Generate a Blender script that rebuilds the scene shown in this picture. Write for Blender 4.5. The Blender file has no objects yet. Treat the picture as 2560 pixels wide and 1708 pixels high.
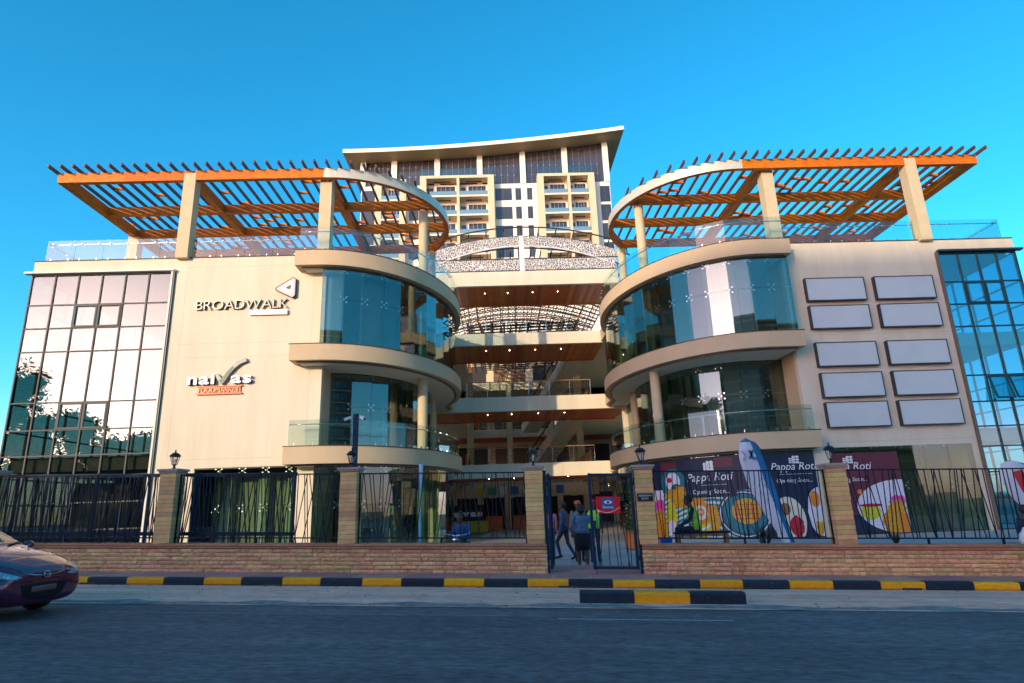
import bpy, bmesh, math, random
from mathutils import Vector, Matrix, Euler
from mathutils.bvhtree import BVHTree
R = math.radians
rnd = random.Random(7)
S = bpy.context.scene
COL = S.collection

# ------------------------------------------------------------------ camera
PITCH, ROLL, YAW, EYE = R(15.15), R(2.0), R(1.5), 1.65
cam = bpy.data.cameras.new("camera")
cam.sensor_fit = 'HORIZONTAL'; cam.sensor_width = 36.0; cam.lens = 1543 / 2560 * 36
cam.clip_start = 0.1; cam.clip_end = 3000
cam_o = bpy.data.objects.new("camera", cam); COL.objects.link(cam_o)
_r0 = Vector((1, 0, 0)); _u0 = Vector((0, -math.sin(PITCH), math.cos(PITCH))); _f = Vector((0, math.cos(PITCH), math.sin(PITCH)))
_R = _r0 * math.cos(ROLL) - _u0 * math.sin(ROLL); _U = _r0 * math.sin(ROLL) + _u0 * math.cos(ROLL)
_m = Matrix((_R, _U, -_f)).transposed()
cam_o.matrix_world = Matrix.Translation((0, 0, EYE)) @ Matrix.Rotation(-YAW, 4, 'Z') @ _m.to_4x4()
S.camera = cam_o

# ------------------------------------------------------------------ sky and sun
SUN_AZ, SUN_EL = R(33), R(12.5)          # from behind the camera, 33 degrees to its left
sun_dir = Vector((-math.sin(SUN_AZ) * math.cos(SUN_EL), -math.cos(SUN_AZ) * math.cos(SUN_EL), math.sin(SUN_EL)))
W = bpy.data.worlds.new("World"); S.world = W; W.use_nodes = True
wn = W.node_tree.nodes; wl = W.node_tree.links
sky = wn.new('ShaderNodeTexSky'); sky.sky_type = 'NISHITA'; sky.sun_disc = False
sky.sun_elevation = SUN_EL; sky.sun_rotation = math.atan2(sun_dir.x, sun_dir.y)
sky.altitude = 1700; sky.air_density = 1.0; sky.dust_density = 3.5; sky.ozone_density = 1.0
# colour grade of the sky, one rule for the whole dome: blue sky loses red (as in the processed photograph), pale sky keeps it
SKY_K, SKY_P, SKY_R, SKY_G, SKY_B = 1.8, 3.0, 1.06, 0.83, 1.06
sep = wn.new('ShaderNodeSeparateColor'); com = wn.new('ShaderNodeCombineColor'); bg = wn['Background']; bg.inputs['Strength'].default_value = 0.15
def _sm(op, a, b):
    n = wn.new('ShaderNodeMath'); n.operation = op; wl.new(a, n.inputs[0])
    if isinstance(b, float): n.inputs[1].default_value = b
    else: wl.new(b, n.inputs[1])
    return n.outputs[0]
wl.new(sky.outputs[0], sep.inputs[0])
_fr = _sm('MINIMUM', _sm('MULTIPLY', _sm('POWER', _sm('DIVIDE', sep.outputs[0], sep.outputs[2]), SKY_P), SKY_K), 1.0)
wl.new(_sm('MULTIPLY', _sm('MULTIPLY', sep.outputs[0], _fr), SKY_R), com.inputs[0])
wl.new(_sm('MULTIPLY', sep.outputs[1], SKY_G), com.inputs[1]); wl.new(_sm('MULTIPLY', sep.outputs[2], SKY_B), com.inputs[2])
wl.new(com.outputs[0], bg.inputs[0])
sl = bpy.data.lights.new("sun", 'SUN'); sl.energy = 2.0; sl.angle = R(0.6); sl.color = (0.74, 0.60, 0.40)
so = bpy.data.objects.new("sun", sl); COL.objects.link(so)
so.matrix_world = Matrix.Translation((-30, -40, 30)) @ sun_dir.to_track_quat('Z', 'Y').to_matrix().to_4x4()
S.view_settings.view_transform = 'Standard'; S.view_settings.look = 'None'
S.view_settings.exposure = 1.33; S.view_settings.gamma = 1.0
S.cycles.max_bounces = 8; S.cycles.transparent_max_bounces = 24; S.cycles.glossy_bounces = 4
S.cycles.sample_clamp_indirect = 6.0
try: S.cycles.use_denoising = True
except Exception: pass

# ------------------------------------------------------------------ helpers
WM = {}
def _link(o, parent, mw):
    COL.objects.link(o); WM[o.name] = mw
    if parent is not None:
        o.parent = parent; o.matrix_parent_inverse = WM[parent.name].inverted()
    o.matrix_basis = mw
    return o
def tag(o, label=None, cat=None, group=None, kind=None):
    if label: o['label'] = label
    if cat: o['category'] = cat
    if group: o['group'] = group
    if kind: o['kind'] = kind
    return o
def thing(name, loc, label, cat, group=None, rz=0.0):
    o = bpy.data.objects.new(name, None); o.empty_display_size = 0.2
    _link(o, None, Matrix.Translation(loc) @ Matrix.Rotation(rz, 4, 'Z'))
    return tag(o, label, cat, group)
def piece(name, me, parent=None, mw=None, mat=None):
    """a mesh object that may share its mesh data"""
    o = bpy.data.objects.new(name, me)
    if mat and not me.materials: me.materials.append(mat)
    return _link(o, parent, mw if mw is not None else Matrix())
class MB:
    def __init__(s): s.v = []; s.f = []; s.m = []; s.mi = 0; s.smooth = False
    def add(s, vs, fs):
        n = len(s.v); s.v += [tuple(p) for p in vs]
        s.f += [tuple(i + n for i in f) for f in fs]; s.m += [s.mi] * len(fs); return s
    def box(s, x0, x1, y0, y1, z0, z1, M=None):
        P = [(x0,y0,z0),(x1,y0,z0),(x1,y1,z0),(x0,y1,z0),(x0,y0,z1),(x1,y0,z1),(x1,y1,z1),(x0,y1,z1)]
        if M is not None: P = [M @ Vector(p) for p in P]
        return s.add(P, [(3,2,1,0),(4,5,6,7),(0,1,5,4),(1,2,6,5),(2,3,7,6),(3,0,4,7)])
    def bar(s, a, b, w, h, up=(0,0,1)):
        a = Vector(a); b = Vector(b); d = (b - a); L = d.length; d.normalize()
        x = d.cross(Vector(up));
        if x.length < 1e-4: x = d.cross(Vector((1,0,0)))
        x.normalize(); z = x.cross(d)
        M = Matrix((x, d, z)).transposed().to_4x4(); M.translation = a
        return s.box(-w/2, w/2, 0, L, -h/2, h/2, M)
    def prism(s, poly, z0, z1):
        n = len(poly)
        return s.add([(p[0],p[1],z0) for p in poly] + [(p[0],p[1],z1) for p in poly],
            [tuple(reversed(range(n))), tuple(range(n, 2*n))] + [(i,(i+1)%n,(i+1)%n+n,i+n) for i in range(n)])
    def tube(s, pts, r, n=8, cap=True):
        pts = [Vector(p) for p in pts]; rs = r if isinstance(r, (list, tuple)) else [r]*len(pts); rings = []
        ref = None
        for i, p in enumerate(pts):
            d = (pts[min(i+1,len(pts)-1)] - pts[max(i-1,0)]).normalized()
            if ref is None: ref = Vector((0,0,1)) if abs(d.z) < .9 else Vector((1,0,0))
            x = d.cross(ref).normalized(); y = x.cross(d)
            rings += [p + x*math.cos(2*math.pi*k/n)*rs[i] + y*math.sin(2*math.pi*k/n)*rs[i] for k in range(n)]
        F = [(i*n+k, i*n+(k+1)%n, (i+1)*n+(k+1)%n, (i+1)*n+k) for i in range(len(pts)-1) for k in range(n)]
        if cap: F += [tuple(reversed(range(n))), tuple((len(pts)-1)*n + k for k in range(n))]
        return s.add(rings, F)
    def lathe(s, prof, n=12, c=(0,0,0), ax='Z'):
        V = []
        for r, h in prof:
            for k in range(n):
                a = 2*math.pi*k/n; p = (r*math.cos(a), r*math.sin(a), h)
                if ax == 'Y': p = (p[0], h, p[1])
                if ax == 'X': p = (h, p[0], p[1])
                V.append((p[0]+c[0], p[1]+c[1], p[2]+c[2]))
        F = [(i*n+k, i*n+(k+1)%n, (i+1)*n+(k+1)%n, (i+1)*n+k) for i in range(len(prof)-1) for k in range(n)]
        F += [tuple(reversed(range(n))), tuple((len(prof)-1)*n+k for k in range(n))]
        return s.add(V, F)
    def ball(s, c, r, n=12, m=8, sc=(1,1,1)):
        pr = [(math.sin(math.pi*i/m), -math.cos(math.pi*i/m)) for i in range(m+1)]
        V = []
        for a, b in pr:
            for k in range(n):
                t = 2*math.pi*k/n
                V.append((c[0]+r*sc[0]*max(a,.01)*math.cos(t), c[1]+r*sc[1]*max(a,.01)*math.sin(t), c[2]+r*sc[2]*b))
        return s.add(V, [(i*n+k, i*n+(k+1)%n, (i+1)*n+(k+1)%n, (i+1)*n+k) for i in range(m) for k in range(n)])
    def mesh(s, name, mats, centre=False):
        me = bpy.data.meshes.new(name); off = Vector((0,0,0))
        if centre and s.v:
            lo = [min(p[i] for p in s.v) for i in range(3)]; hi = [max(p[i] for p in s.v) for i in range(3)]
            off = Vector(((lo[0]+hi[0])/2, (lo[1]+hi[1])/2, lo[2]))
        me.from_pydata([tuple(Vector(p) - off) for p in s.v], [], s.f)
        for m in (mats if isinstance(mats, (list, tuple)) else [mats]): me.materials.append(m)
        if len(me.materials) > 1: me.polygons.foreach_set('material_index', s.m)
        if s.smooth: me.polygons.foreach_set('use_smooth', [True]*len(me.polygons))
        me.update()
        bm = bmesh.new(); bm.from_mesh(me); bmesh.ops.recalc_face_normals(bm, faces=bm.faces); bm.to_mesh(me); bm.free()
        return me, off
    def build(s, name, mats, parent=None, M=None):
        me, off = s.mesh(name, mats, True)
        mw = Matrix.Translation(off)
        if M is not None: mw = M @ mw
        return piece(name, me, parent, mw)
def smooth_by_angle(me, deg=35):
    me.polygons.foreach_set('use_smooth', [True]*len(me.polygons))
    try: me.set_sharp_from_angle(angle=R(deg))
    except Exception: pass
_ub = {}
def unit_box(mat, bev=0.0):
    """shared unit cube (centred in x and y, base at z=0), to be scaled"""
    k = (mat.name, bev)
    if k not in _ub:
        b = MB().box(-.5,.5,-.5,.5,0,1); _ub[k] = b.mesh('unit_'+mat.name, mat)[0]
    return _ub[k]
def sbox(name, parent, mat, x0, x1, y0, y1, z0, z1, M=None):
    """box as a scaled instance of the shared unit cube"""
    mw = Matrix.Translation(((x0+x1)/2, (y0+y1)/2, z0)) @ Matrix.Diagonal((x1-x0, y1-y0, z1-z0, 1))
    return piece(name, unit_box(mat), parent, mw if M is None else M @ mw)
def sbar(name, parent, mat, a, b, w, h, up=(0,0,1)):
    a = Vector(a); b = Vector(b); d = b - a; L = d.length; d.normalize()
    x = d.cross(Vector(up))
    if x.length < 1e-4: x = d.cross(Vector((1,0,0)))
    x.normalize(); y = d.cross(x)
    M = Matrix((x, y, d)).transposed().to_4x4(); M.translation = a
    return piece(name, unit_box(mat), parent, M @ Matrix.Diagonal((w, h, L, 1)))
_dg = None
def text_mesh(body, size, depth=0.0, shear=0.0, bold=0.0, spacing=1.0, align='LEFT', xs=1.0):
    c = bpy.data.curves.new('text', 'FONT'); c.body = body; c.size = size; c.extrude = depth; c.shear = shear
    c.offset = bold; c.space_character = spacing; c.align_x = align; c.resolution_u = 3
    o = bpy.data.objects.new('text', c); COL.objects.link(o)
    dg = bpy.context.evaluated_depsgraph_get()
    me = bpy.data.meshes.new_from_object(o.evaluated_get(dg))
    w = max((v.co.x for v in me.vertices), default=0)
    bpy.data.objects.remove(o); bpy.data.curves.remove(c)
    if xs != 1.0:
        for v in me.vertices: v.co.x *= xs
    return me
def apply_mods(o):
    dg = bpy.context.evaluated_depsgraph_get()
    me = bpy.data.meshes.new_from_object(o.evaluated_get(dg))
    bpy.data.objects.remove(o)
    return me

# ------------------------------------------------------------------ materials
def mat(name, col, rough=0.6, metal=0.0, var=0.0, scale=3.0, bump=0.0, bscale=40.0, rand=0.0, col2=None, spec=0.5, coat=0.0, emit=None, stretch=None, rv=0.0):
    m = bpy.data.materials.new(name); m.use_nodes = True; nt = m.node_tree; N = nt.nodes; L = nt.links
    p = N['Principled BSDF']; p.inputs['Roughness'].default_value = rough; p.inputs['Metallic'].default_value = metal
    p.inputs['Specular IOR Level'].default_value = spec; p.inputs['Coat Weight'].default_value = coat; p.inputs['Coat Roughness'].default_value = 0.05
    p.inputs['Base Color'].default_value = (*col, 1)
    if emit: p.inputs['Emission Color'].default_value = (*emit[0], 1); p.inputs['Emission Strength'].default_value = emit[1]
    src = None
    if var or col2 or bump or rv:
        g = N.new('ShaderNodeNewGeometry'); pos = g.outputs['Position']
        if stretch:
            mp = N.new('ShaderNodeMapping'); mp.inputs['Scale'].default_value = stretch; L.new(pos, mp.inputs['Vector']); pos = mp.outputs[0]
    if var or col2:
        n = N.new('ShaderNodeTexNoise'); n.inputs['Scale'].default_value = scale; n.inputs['Detail'].default_value = 7; n.inputs['Roughness'].default_value = 0.62
        L.new(pos, n.inputs['Vector'])
        r = N.new('ShaderNodeValToRGB'); e = r.color_ramp.elements
        e[0].position = 0.32; e[1].position = 0.68
        c2 = col2 if col2 else tuple(min(1, c*(1+var)) for c in col)
        c1 = col if col2 else tuple(c*(1-var) for c in col)
        e[0].color = (*c1, 1); e[1].color = (*c2, 1)
        L.new(n.outputs['Fac'], r.inputs[0]); src = r.outputs[0]
        if rv:
            mr = N.new('ShaderNodeMapRange'); mr.inputs['To Min'].default_value = max(0.0, rough-rv); mr.inputs['To Max'].default_value = min(1, rough+rv)
            L.new(n.outputs['Fac'], mr.inputs['Value']); L.new(mr.outputs[0], p.inputs['Roughness'])
    if rand:
        oi = N.new('ShaderNodeObjectInfo'); h = N.new('ShaderNodeHueSaturation')
        mr = N.new('ShaderNodeMapRange'); mr.inputs['To Min'].default_value = 1-rand; mr.inputs['To Max'].default_value = 1+rand
        L.new(oi.outputs['Random'], mr.inputs['Value']); L.new(mr.outputs[0], h.inputs['Value'])
        m2 = N.new('ShaderNodeMath'); m2.operation = 'FRACT'; m3 = N.new('ShaderNodeMath'); m3.operation = 'MULTIPLY'; m3.inputs[1].default_value = 7.31
        L.new(oi.outputs['Random'], m3.inputs[0]); L.new(m3.outputs[0], m2.inputs[0])
        mr2 = N.new('ShaderNodeMapRange'); mr2.inputs['To Min'].default_value = .5-.035*rand*4; mr2.inputs['To Max'].default_value = .5+.02*rand*4
        L.new(m2.outputs[0], mr2.inputs['Value']); L.new(mr2.outputs[0], h.inputs['Hue'])
        if src: L.new(src, h.inputs['Color'])
        else: h.inputs['Color'].default_value = (*col, 1)
        src = h.outputs[0]
    if src: L.new(src, p.inputs['Base Color'])
    if bump:
        n = N.new('ShaderNodeTexNoise'); n.inputs['Scale'].default_value = bscale; n.inputs['Detail'].default_value = 5
        L.new(pos, n.inputs['Vector'])
        b = N.new('ShaderNodeBump'); b.inputs['Strength'].default_value = bump; b.inputs['Distance'].default_value = 0.02
        L.new(n.outputs['Fac'], b.inputs['Height']); L.new(b.outputs[0], p.inputs['Normal'])
    return m
def glass(name, tintc, f0, rough=0.0, refl=(1,1,1)):
    """thin architectural pane: clear transmission plus a symmetric Schlick reflection"""
    m = bpy.data.materials.new(name); m.use_nodes = True; nt = m.node_tree; N = nt.nodes; L = nt.links
    N.remove(N['Principled BSDF']); out = N['Material Output']
    t = N.new('ShaderNodeBsdfTransparent'); t.inputs[0].default_value = (*tintc, 1)
    g = N.new('ShaderNodeBsdfGlossy'); g.inputs['Roughness'].default_value = rough; g.inputs['Color'].default_value = (*refl, 1)
    lw = N.new('ShaderNodeLayerWeight'); lw.inputs['Blend'].default_value = 0.5
    pw = N.new('ShaderNodeMath'); pw.operation = 'POWER'; pw.inputs[1].default_value = 5.0; L.new(lw.outputs['Facing'], pw.inputs[0])
    mr = N.new('ShaderNodeMapRange'); mr.inputs['To Min'].default_value = f0; mr.inputs['To Max'].default_value = 1.0; L.new(pw.outputs[0], mr.inputs['Value'])
    ms = N.new('ShaderNodeMixShader'); L.new(mr.outputs[0], ms.inputs[0]); L.new(t.outputs[0], ms.inputs[1]); L.new(g.outputs[0], ms.inputs[2])
    L.new(ms.outputs[0], out.inputs['Surface'])
    return m
M_ = {}
M_['cream'] = mat('cream_plaster', (0.67, 0.57, 0.415), 0.85, col2=(0.75,0.65,0.49), scale=1.1, stretch=(1.6,1.6,.22), bump=0.06, bscale=60)
M_['tan'] = mat('tan_plaster', (0.585, 0.435, 0.265), 0.8, var=0.05, scale=0.8, bump=0.05, bscale=60)
M_['post'] = mat('post_plaster', (0.60, 0.49, 0.30), 0.85, var=0.06, scale=2.0, bump=0.05)
M_['white'] = mat('white_plaster', (0.80, 0.75, 0.62), 0.8, var=0.03, scale=0.5)
M_['ceil'] = mat('ceiling_white', (0.72, 0.68, 0.58), 0.9)
M_['joint'] = mat('joint_line', (0.52, 0.46, 0.34), 0.9)
M_['coping'] = mat('dark_coping', (0.06, 0.05, 0.04), 0.6)
M_['wood'] = mat('orange_timber', (0.50, 0.108, 0.005), 0.5, scale=2.0, spec=0.2, col2=(0.72, 0.215, 0.010), rand=0.05, stretch=(1.5, 1.5, 14), bump=0.1, bscale=20)
M_['soffit'] = mat('red_brown_soffit', (0.55, 0.13, 0.02), 0.35, scale=3.0, col2=(0.85, 0.26, 0.05), rand=0.18, stretch=(6, .5, 1))
M_['rafter'] = mat('rafter_timber', (0.12, 0.042, 0.018), 0.6, var=0.25, scale=6, rand=0.2)
M_['steel'] = mat('brushed_steel', (0.62, 0.62, 0.62), 0.25, metal=1.0)
M_['dark'] = mat('dark_aluminium', (0.045, 0.05, 0.055), 0.4, metal=0.4)
M_['mull'] = mat('grey_mullion', (0.06, 0.062, 0.06), 0.6)
M_['mullteal'] = mat('teal_mullion', (0.015, 0.06, 0.07), 0.45, metal=0.2)
M_['bronze'] = mat('bronze_frame', (0.20, 0.15, 0.11), 0.45, metal=0.4)
M_['glassL'] = glass('curtain_glass', (0.46, 0.49, 0.47), 0.11, refl=(.84,.96,.90))
M_['glassR'] = glass('blue_curtain_glass', (0.42, 0.74, 0.80), 0.16)
M_['glassD'] = glass('drum_glass', (0.60, 0.68, 0.66), 0.11, refl=(.88,.97,.93))
M_['glassG'] = glass('green_clear_glass', (0.70, 0.80, 0.72), 0.08)
M_['glassB'] = glass('balustrade_glass', (0.84, 0.92, 0.91), 0.05, refl=(.88,.97,.95))
M_['fin'] = glass('fin_glass', (0.55, 0.78, 0.66), 0.12)
M_['glassT'] = mat('tower_glass', (0.045, 0.042, 0.05), 0.06, spec=0.8, var=0.3, scale=0.3)
M_['glassTB'] = mat('tower_blue_glass', (0.14, 0.25, 0.32), 0.08, spec=0.8)
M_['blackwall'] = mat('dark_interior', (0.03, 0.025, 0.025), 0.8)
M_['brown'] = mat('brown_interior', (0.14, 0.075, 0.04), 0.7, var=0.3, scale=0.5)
M_['floor'] = mat('interior_floor', (0.42, 0.38, 0.32), 0.35)
M_['lamp'] = mat('downlight', (0.9, 0.85, 0.7), 0.5, emit=((1.0, 0.82, 0.5), 14.0))
M_['navy'] = mat('navy_paint', (0.008, 0.018, 0.036), 0.6, spec=0.2, var=0.25, scale=4)
M_['navy2'] = mat('navy_gate', (0.008, 0.028, 0.062), 0.55, spec=0.25, var=0.2, scale=4)
M_['yellow'] = mat('yellow_kerb_paint', (0.95, 0.40, 0.004), 0.6, col2=(0.80,0.32,0.02), scale=14, bump=0.25, bscale=50, rand=0.05)
M_['black'] = mat('black_kerb_paint', (0.010, 0.020, 0.040), 0.7, spec=0.2, var=0.5, scale=8, bump=0.25, bscale=50, rand=0.15)
M_['stone'] = mat('rock_faced_stone', (0.62, 0.32, 0.14), 0.9, col2=(0.88, 0.51, 0.26), scale=9, bump=0.9, bscale=45, rand=0.17)
M_['mortar'] = mat('mortar', (0.20, 0.13, 0.075), 0.95, var=0.2, scale=12)
M_['blk'] = mat('pillar_block_stone', (0.62, 0.36, 0.135), 0.85, col2=(0.76, 0.48, 0.20), scale=5, bump=0.3, bscale=60, rand=0.16)
M_['cap'] = mat('coping_stone', (0.40, 0.155, 0.075), 0.7, col2=(0.52, 0.24, 0.13), scale=4, bump=0.25, bscale=40, rand=0.1)
M_['capg'] = mat('grey_cap_stone', (0.38, 0.29, 0.26), 0.8, var=0.15, scale=6)
M_['verge'] = mat('dusty_concrete_shoulder', (0.70, 0.345, 0.26), 0.9, scale=1.3, col2=(0.88, 0.50, 0.39), bump=0.35, bscale=70, stretch=(.35, 1.6, 1))
M_['pave'] = mat('red_paving', (0.46, 0.20, 0.165), 0.85, var=0.18, scale=3, bump=0.3, bscale=60, rand=0.14)
M_['plaza'] = mat('plaza_paving', (0.34, 0.31, 0.30), 0.8, var=0.15, scale=2, rand=0.1)
M_['earth'] = mat('earth', (0.18, 0.13, 0.09), 0.95, var=0.3, scale=0.4)
M_['paint'] = mat('worn_road_paint', (0.34, 0.34, 0.33), 0.7, var=0.5, scale=7)
M_['skin'] = mat('skin', (0.10, 0.048, 0.028), 0.5)
M_['hair'] = mat('hair', (0.008, 0.006, 0.006), 0.6)

def ground_mat(name, c0, c1, st, spk=(.6,1.42), spks=16.0, lgs=.35, lg=(.82,1.12), rough=.8):
    m = bpy.data.materials.new(name); m.use_nodes = True; nt = m.node_tree; N = nt.nodes; L = nt.links; p = N['Principled BSDF']
    g = N.new('ShaderNodeNewGeometry'); mp = N.new('ShaderNodeMapping'); mp.inputs['Rotation'].default_value = (0,0,math.atan(.1)); L.new(g.outputs['Position'], mp.inputs['Vector'])
    def noise(sc, det, st):
        q = N.new('ShaderNodeMapping'); q.inputs['Scale'].default_value = st; L.new(mp.outputs[0], q.inputs['Vector'])
        n = N.new('ShaderNodeTexNoise'); n.inputs['Scale'].default_value = sc; n.inputs['Detail'].default_value = det; n.inputs['Roughness'].default_value = .65; L.new(q.outputs[0], n.inputs['Vector']); return n.outputs['Fac']
    def ramp(f, p0, c0, p1, c1):
        r = N.new('ShaderNodeValToRGB'); e = r.color_ramp.elements; e[0].position = p0; e[1].position = p1; e[0].color = (*c0,1); e[1].color = (*c1,1); L.new(f, r.inputs[0]); return r.outputs[0]
    def mul(a, b):
        x = N.new('ShaderNodeMix'); x.data_type = 'RGBA'; x.blend_type = 'MULTIPLY'; x.inputs['Factor'].default_value = 1; L.new(a, x.inputs['A']); L.new(b, x.inputs['B']); return x.outputs['Result']
    base = ramp(noise(.9, 5, st), .3, c0, .7, c1)
    c = mul(mul(base, ramp(noise(spks, 6, (.4,1,1)), .36, (spk[0],)*3, .66, (spk[1],)*3)), ramp(noise(lgs, 6, (1,1,1)), .35, (lg[0],)*3, .65, (lg[1],)*3))
    L.new(c, p.inputs['Base Color']); p.inputs['Roughness'].default_value = rough
    b = N.new('ShaderNodeBump'); b.inputs['Strength'].default_value = .6; b.inputs['Distance'].default_value = .015; L.new(noise(90, 3, (1,1,1)), b.inputs['Height']); L.new(b.outputs[0], p.inputs['Normal'])
    return m
M_['asphalt'] = ground_mat('asphalt', (.056,.058,.068), (.122,.122,.128), (.14,1.7,1), (.55,1.5), 14.0)
M_['verge'] = ground_mat('dusty_concrete_shoulder', (.68,.31,.225), (.96,.525,.395), (.22,2.2,1), (.80,1.12), 11.0, .8, (.86,1.06), .9)
def worn_paint(name, c, c2, chip, rand):
    """painted concrete: paint with dirt and small chips showing the grey block"""
    m = mat(name, c, .65, scale=12, col2=c2, bump=.3, bscale=45, rand=rand, spec=.2); nt = m.node_tree; N = nt.nodes; L = nt.links; p = N['Principled BSDF']
    src = p.inputs['Base Color'].links[0].from_socket; g = N.new('ShaderNodeNewGeometry'); n = N.new('ShaderNodeTexNoise'); n.inputs['Scale'].default_value = 17; n.inputs['Detail'].default_value = 8; n.inputs['Roughness'].default_value = .7; L.new(g.outputs['Position'], n.inputs['Vector'])
    r = N.new('ShaderNodeValToRGB'); r.color_ramp.elements[0].position = chip; r.color_ramp.elements[1].position = chip+.035; L.new(n.outputs['Fac'], r.inputs[0])
    x = N.new('ShaderNodeMix'); x.data_type = 'RGBA'; L.new(r.outputs[0], x.inputs['Factor']); L.new(src, x.inputs['A']); x.inputs['B'].default_value = (.30,.24,.21,1); L.new(x.outputs['Result'], p.inputs['Base Color']); return m
M_['yellow'] = worn_paint('yellow_kerb_paint', (.95,.40,.004), (.78,.31,.02), .64, .06)
M_['black'] = worn_paint('black_kerb_paint', (.010,.020,.040), (.026,.034,.05), .66, .15)
# ------------------------------------------------------------------ street frame
SA = math.atan(0.1); SC, SS = math.cos(SA), math.sin(SA)
S0 = Vector((1, 14.85, 0.09)); SLOPE = -0.0305
def SP(u, v, h=0.0):
    uc = max(-45, min(45, u))
    return Vector((S0.x + u*SC + v*SS, S0.y - u*SS + v*SC, S0.z + SLOPE*uc + h))
def SMAT(u, v, h=0.0, tilt=True):
    M = Matrix.Translation(SP(u, v, h)) @ Matrix.Rotation(-SA, 4, 'Z')
    return M @ Matrix.Rotation(-math.atan(SLOPE), 4, 'Y') if tilt else M
def strip(name, v0, v1, h, m, u0=-150, u1=150, n=60, parent=None, kind='structure'):
    b = MB(); us = [u0 + (u1-u0)*i/n for i in range(n+1)]
    us = sorted(us + [-45, 45])
    for i in range(len(us)-1):
        b.add([SP(us[i],v0,h), SP(us[i+1],v0,h), SP(us[i+1],v1,h), SP(us[i],v1,h)], [(0,1,2,3)])
    o = b.build(name, m, parent)
    if parent is None: tag(o, kind=kind)
    return o
g = MB(); NG = 24
for i in range(NG):
    for j in range(NG):
        P = []
        for a, c in ((i,j),(i+1,j),(i+1,j+1),(i,j+1)):
            uu = (a/NG*2-1); vv = (c/NG*2-1); uu = math.copysign(abs(uu)**2.5, uu)*900; vv = math.copysign(abs(vv)**2.5, vv)*900
            P.append(SP(uu, vv, -0.16))
        g.add(P, [(0,1,2,3)])
tag(g.build('ground', M_['earth']), kind='structure')
road = strip('road', -14.2, -3.8, -0.012, M_['asphalt'])
strip('shoulder', -4.1, -1.5, -0.004, M_['verge'])
strip('far_footpath', -40, -14.2, 0.02, M_['verge'])
for (ua, ub, va, vb) in ((.3, 2.8, -5.10, -5.045), (-7, 0.25, -4.87, -4.855)):
    b = MB()
    for k in range(10):
        a0 = ua + (ub-ua)*k/10; a1 = ua + (ub-ua)*(k+1)/10
        b.add([SP(a0,va,-.008), SP(a1,va,-.008), SP(a1,vb,-.008), SP(a0,vb,-.008)], [(0,1,2,3)])
    b.build('lane_marking', M_['paint'], road)
# worn seam of grey dust where asphalt meets the shoulder
M_['seam'] = mat('dusty_edge', (0.10, 0.105, 0.115), 0.9, scale=5, col2=(0.30, 0.27, 0.26), bump=0.4, bscale=80)
b = MB(); 
for k in range(160):
    u0 = -20 + k*.25; w = lambda u: .10*math.sin(u*2.3) + .07*math.sin(u*5.1+1) + .04*math.sin(u*11)
    b.add([SP(u0,-4.02+.5*w(u0+9),.000), SP(u0+.25,-4.02+.5*w(u0+9.25),.000), SP(u0+.25,-3.72+w(u0+.25),.000), SP(u0,-3.72+w(u0),.000)], [(0,1,2,3)])
tag(b.build('shoulder_edge', M_['seam']), kind='structure')
# pavement of slabs between kerb and wall
pv = strip('pavement', -1.32, 0.5, 0.095, M_['mortar'], -40, 40, 30)
u = -15.0
while u < 14:
    L = rnd.uniform(.8, 1.25)
    sbox('slab', pv, M_['pave'], 0, L-.012, -1.30, -.02, -.03, rnd.uniform(.004,.010), SMAT(u, 0, .105))
    u += L
for i in range(8):
    for j in range(9):
        sbox('slab', pv, M_['pave'], 0, .268, 0, .24, -.03, rnd.uniform(.002,.006), SMAT(.03+i*.272, -.01+j*.245, .107))
mh = thing('manhole_cover', SP(.55, -.62, .116), 'flat rectangular cover set in the red paving before the gate', 'manhole cover')
sbox('frame', mh, M_['capg'], -.42, .42, -.32, .32, -.02, .004, SMAT(.55, -.62, .112)); sbox('lid', mh, M_['pave'], -.36, .36, -.26, .26, -.02, .009, SMAT(.55,-.62,.112))
# plaza behind the wall
pz = MB().box(-60, 60, 15.2, 27.4, -0.2, 0.06); pz.box(-60, -22, 27.4, 70, -0.2, .06).box(25.5, 60, 27.4, 70, -.2, .06); pz = tag(pz.build('plaza', M_['plaza']), kind='structure')
for i in range(12):
    for j in range(14):
        x = -2.2 + i*.61; y = 17.2 + j*.61
        sbox('paving_slab', pz, M_['plaza'], x, x+.6, y, y+.6, .03, .066 + rnd.uniform(0,.004))
# fallen leaves and grit on the shoulder
lt = MB(); r_ = random.Random(12)
for k in range(150):
    u_, v_ = r_.uniform(-10, 10), r_.choice((r_.uniform(-3.9,-1.6), r_.uniform(-4.3,-3.5), r_.uniform(-1.75,-1.55))); s_ = r_.uniform(.012,.045); a_ = r_.uniform(0,6.3); c_ = SP(u_, v_, .004 if v_ > -3.7 else .002)
    lt.add([c_+Vector((math.cos(a_)*s_, math.sin(a_)*s_, 0)), c_+Vector((-math.sin(a_)*s_*.5, math.cos(a_)*s_*.5, .012)), c_-Vector((math.cos(a_)*s_, math.sin(a_)*s_, 0)), c_+Vector((math.sin(a_)*s_*.5, -math.cos(a_)*s_*.5, .006))], [(0,1,2,3)])
tag(lt.build('leaf_litter', mat('dry_leaf', (.16,.09,.03), .9, var=.5, scale=3)), 'dry leaves and grit scattered on the road shoulder', 'litter', kind='stuff')
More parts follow.
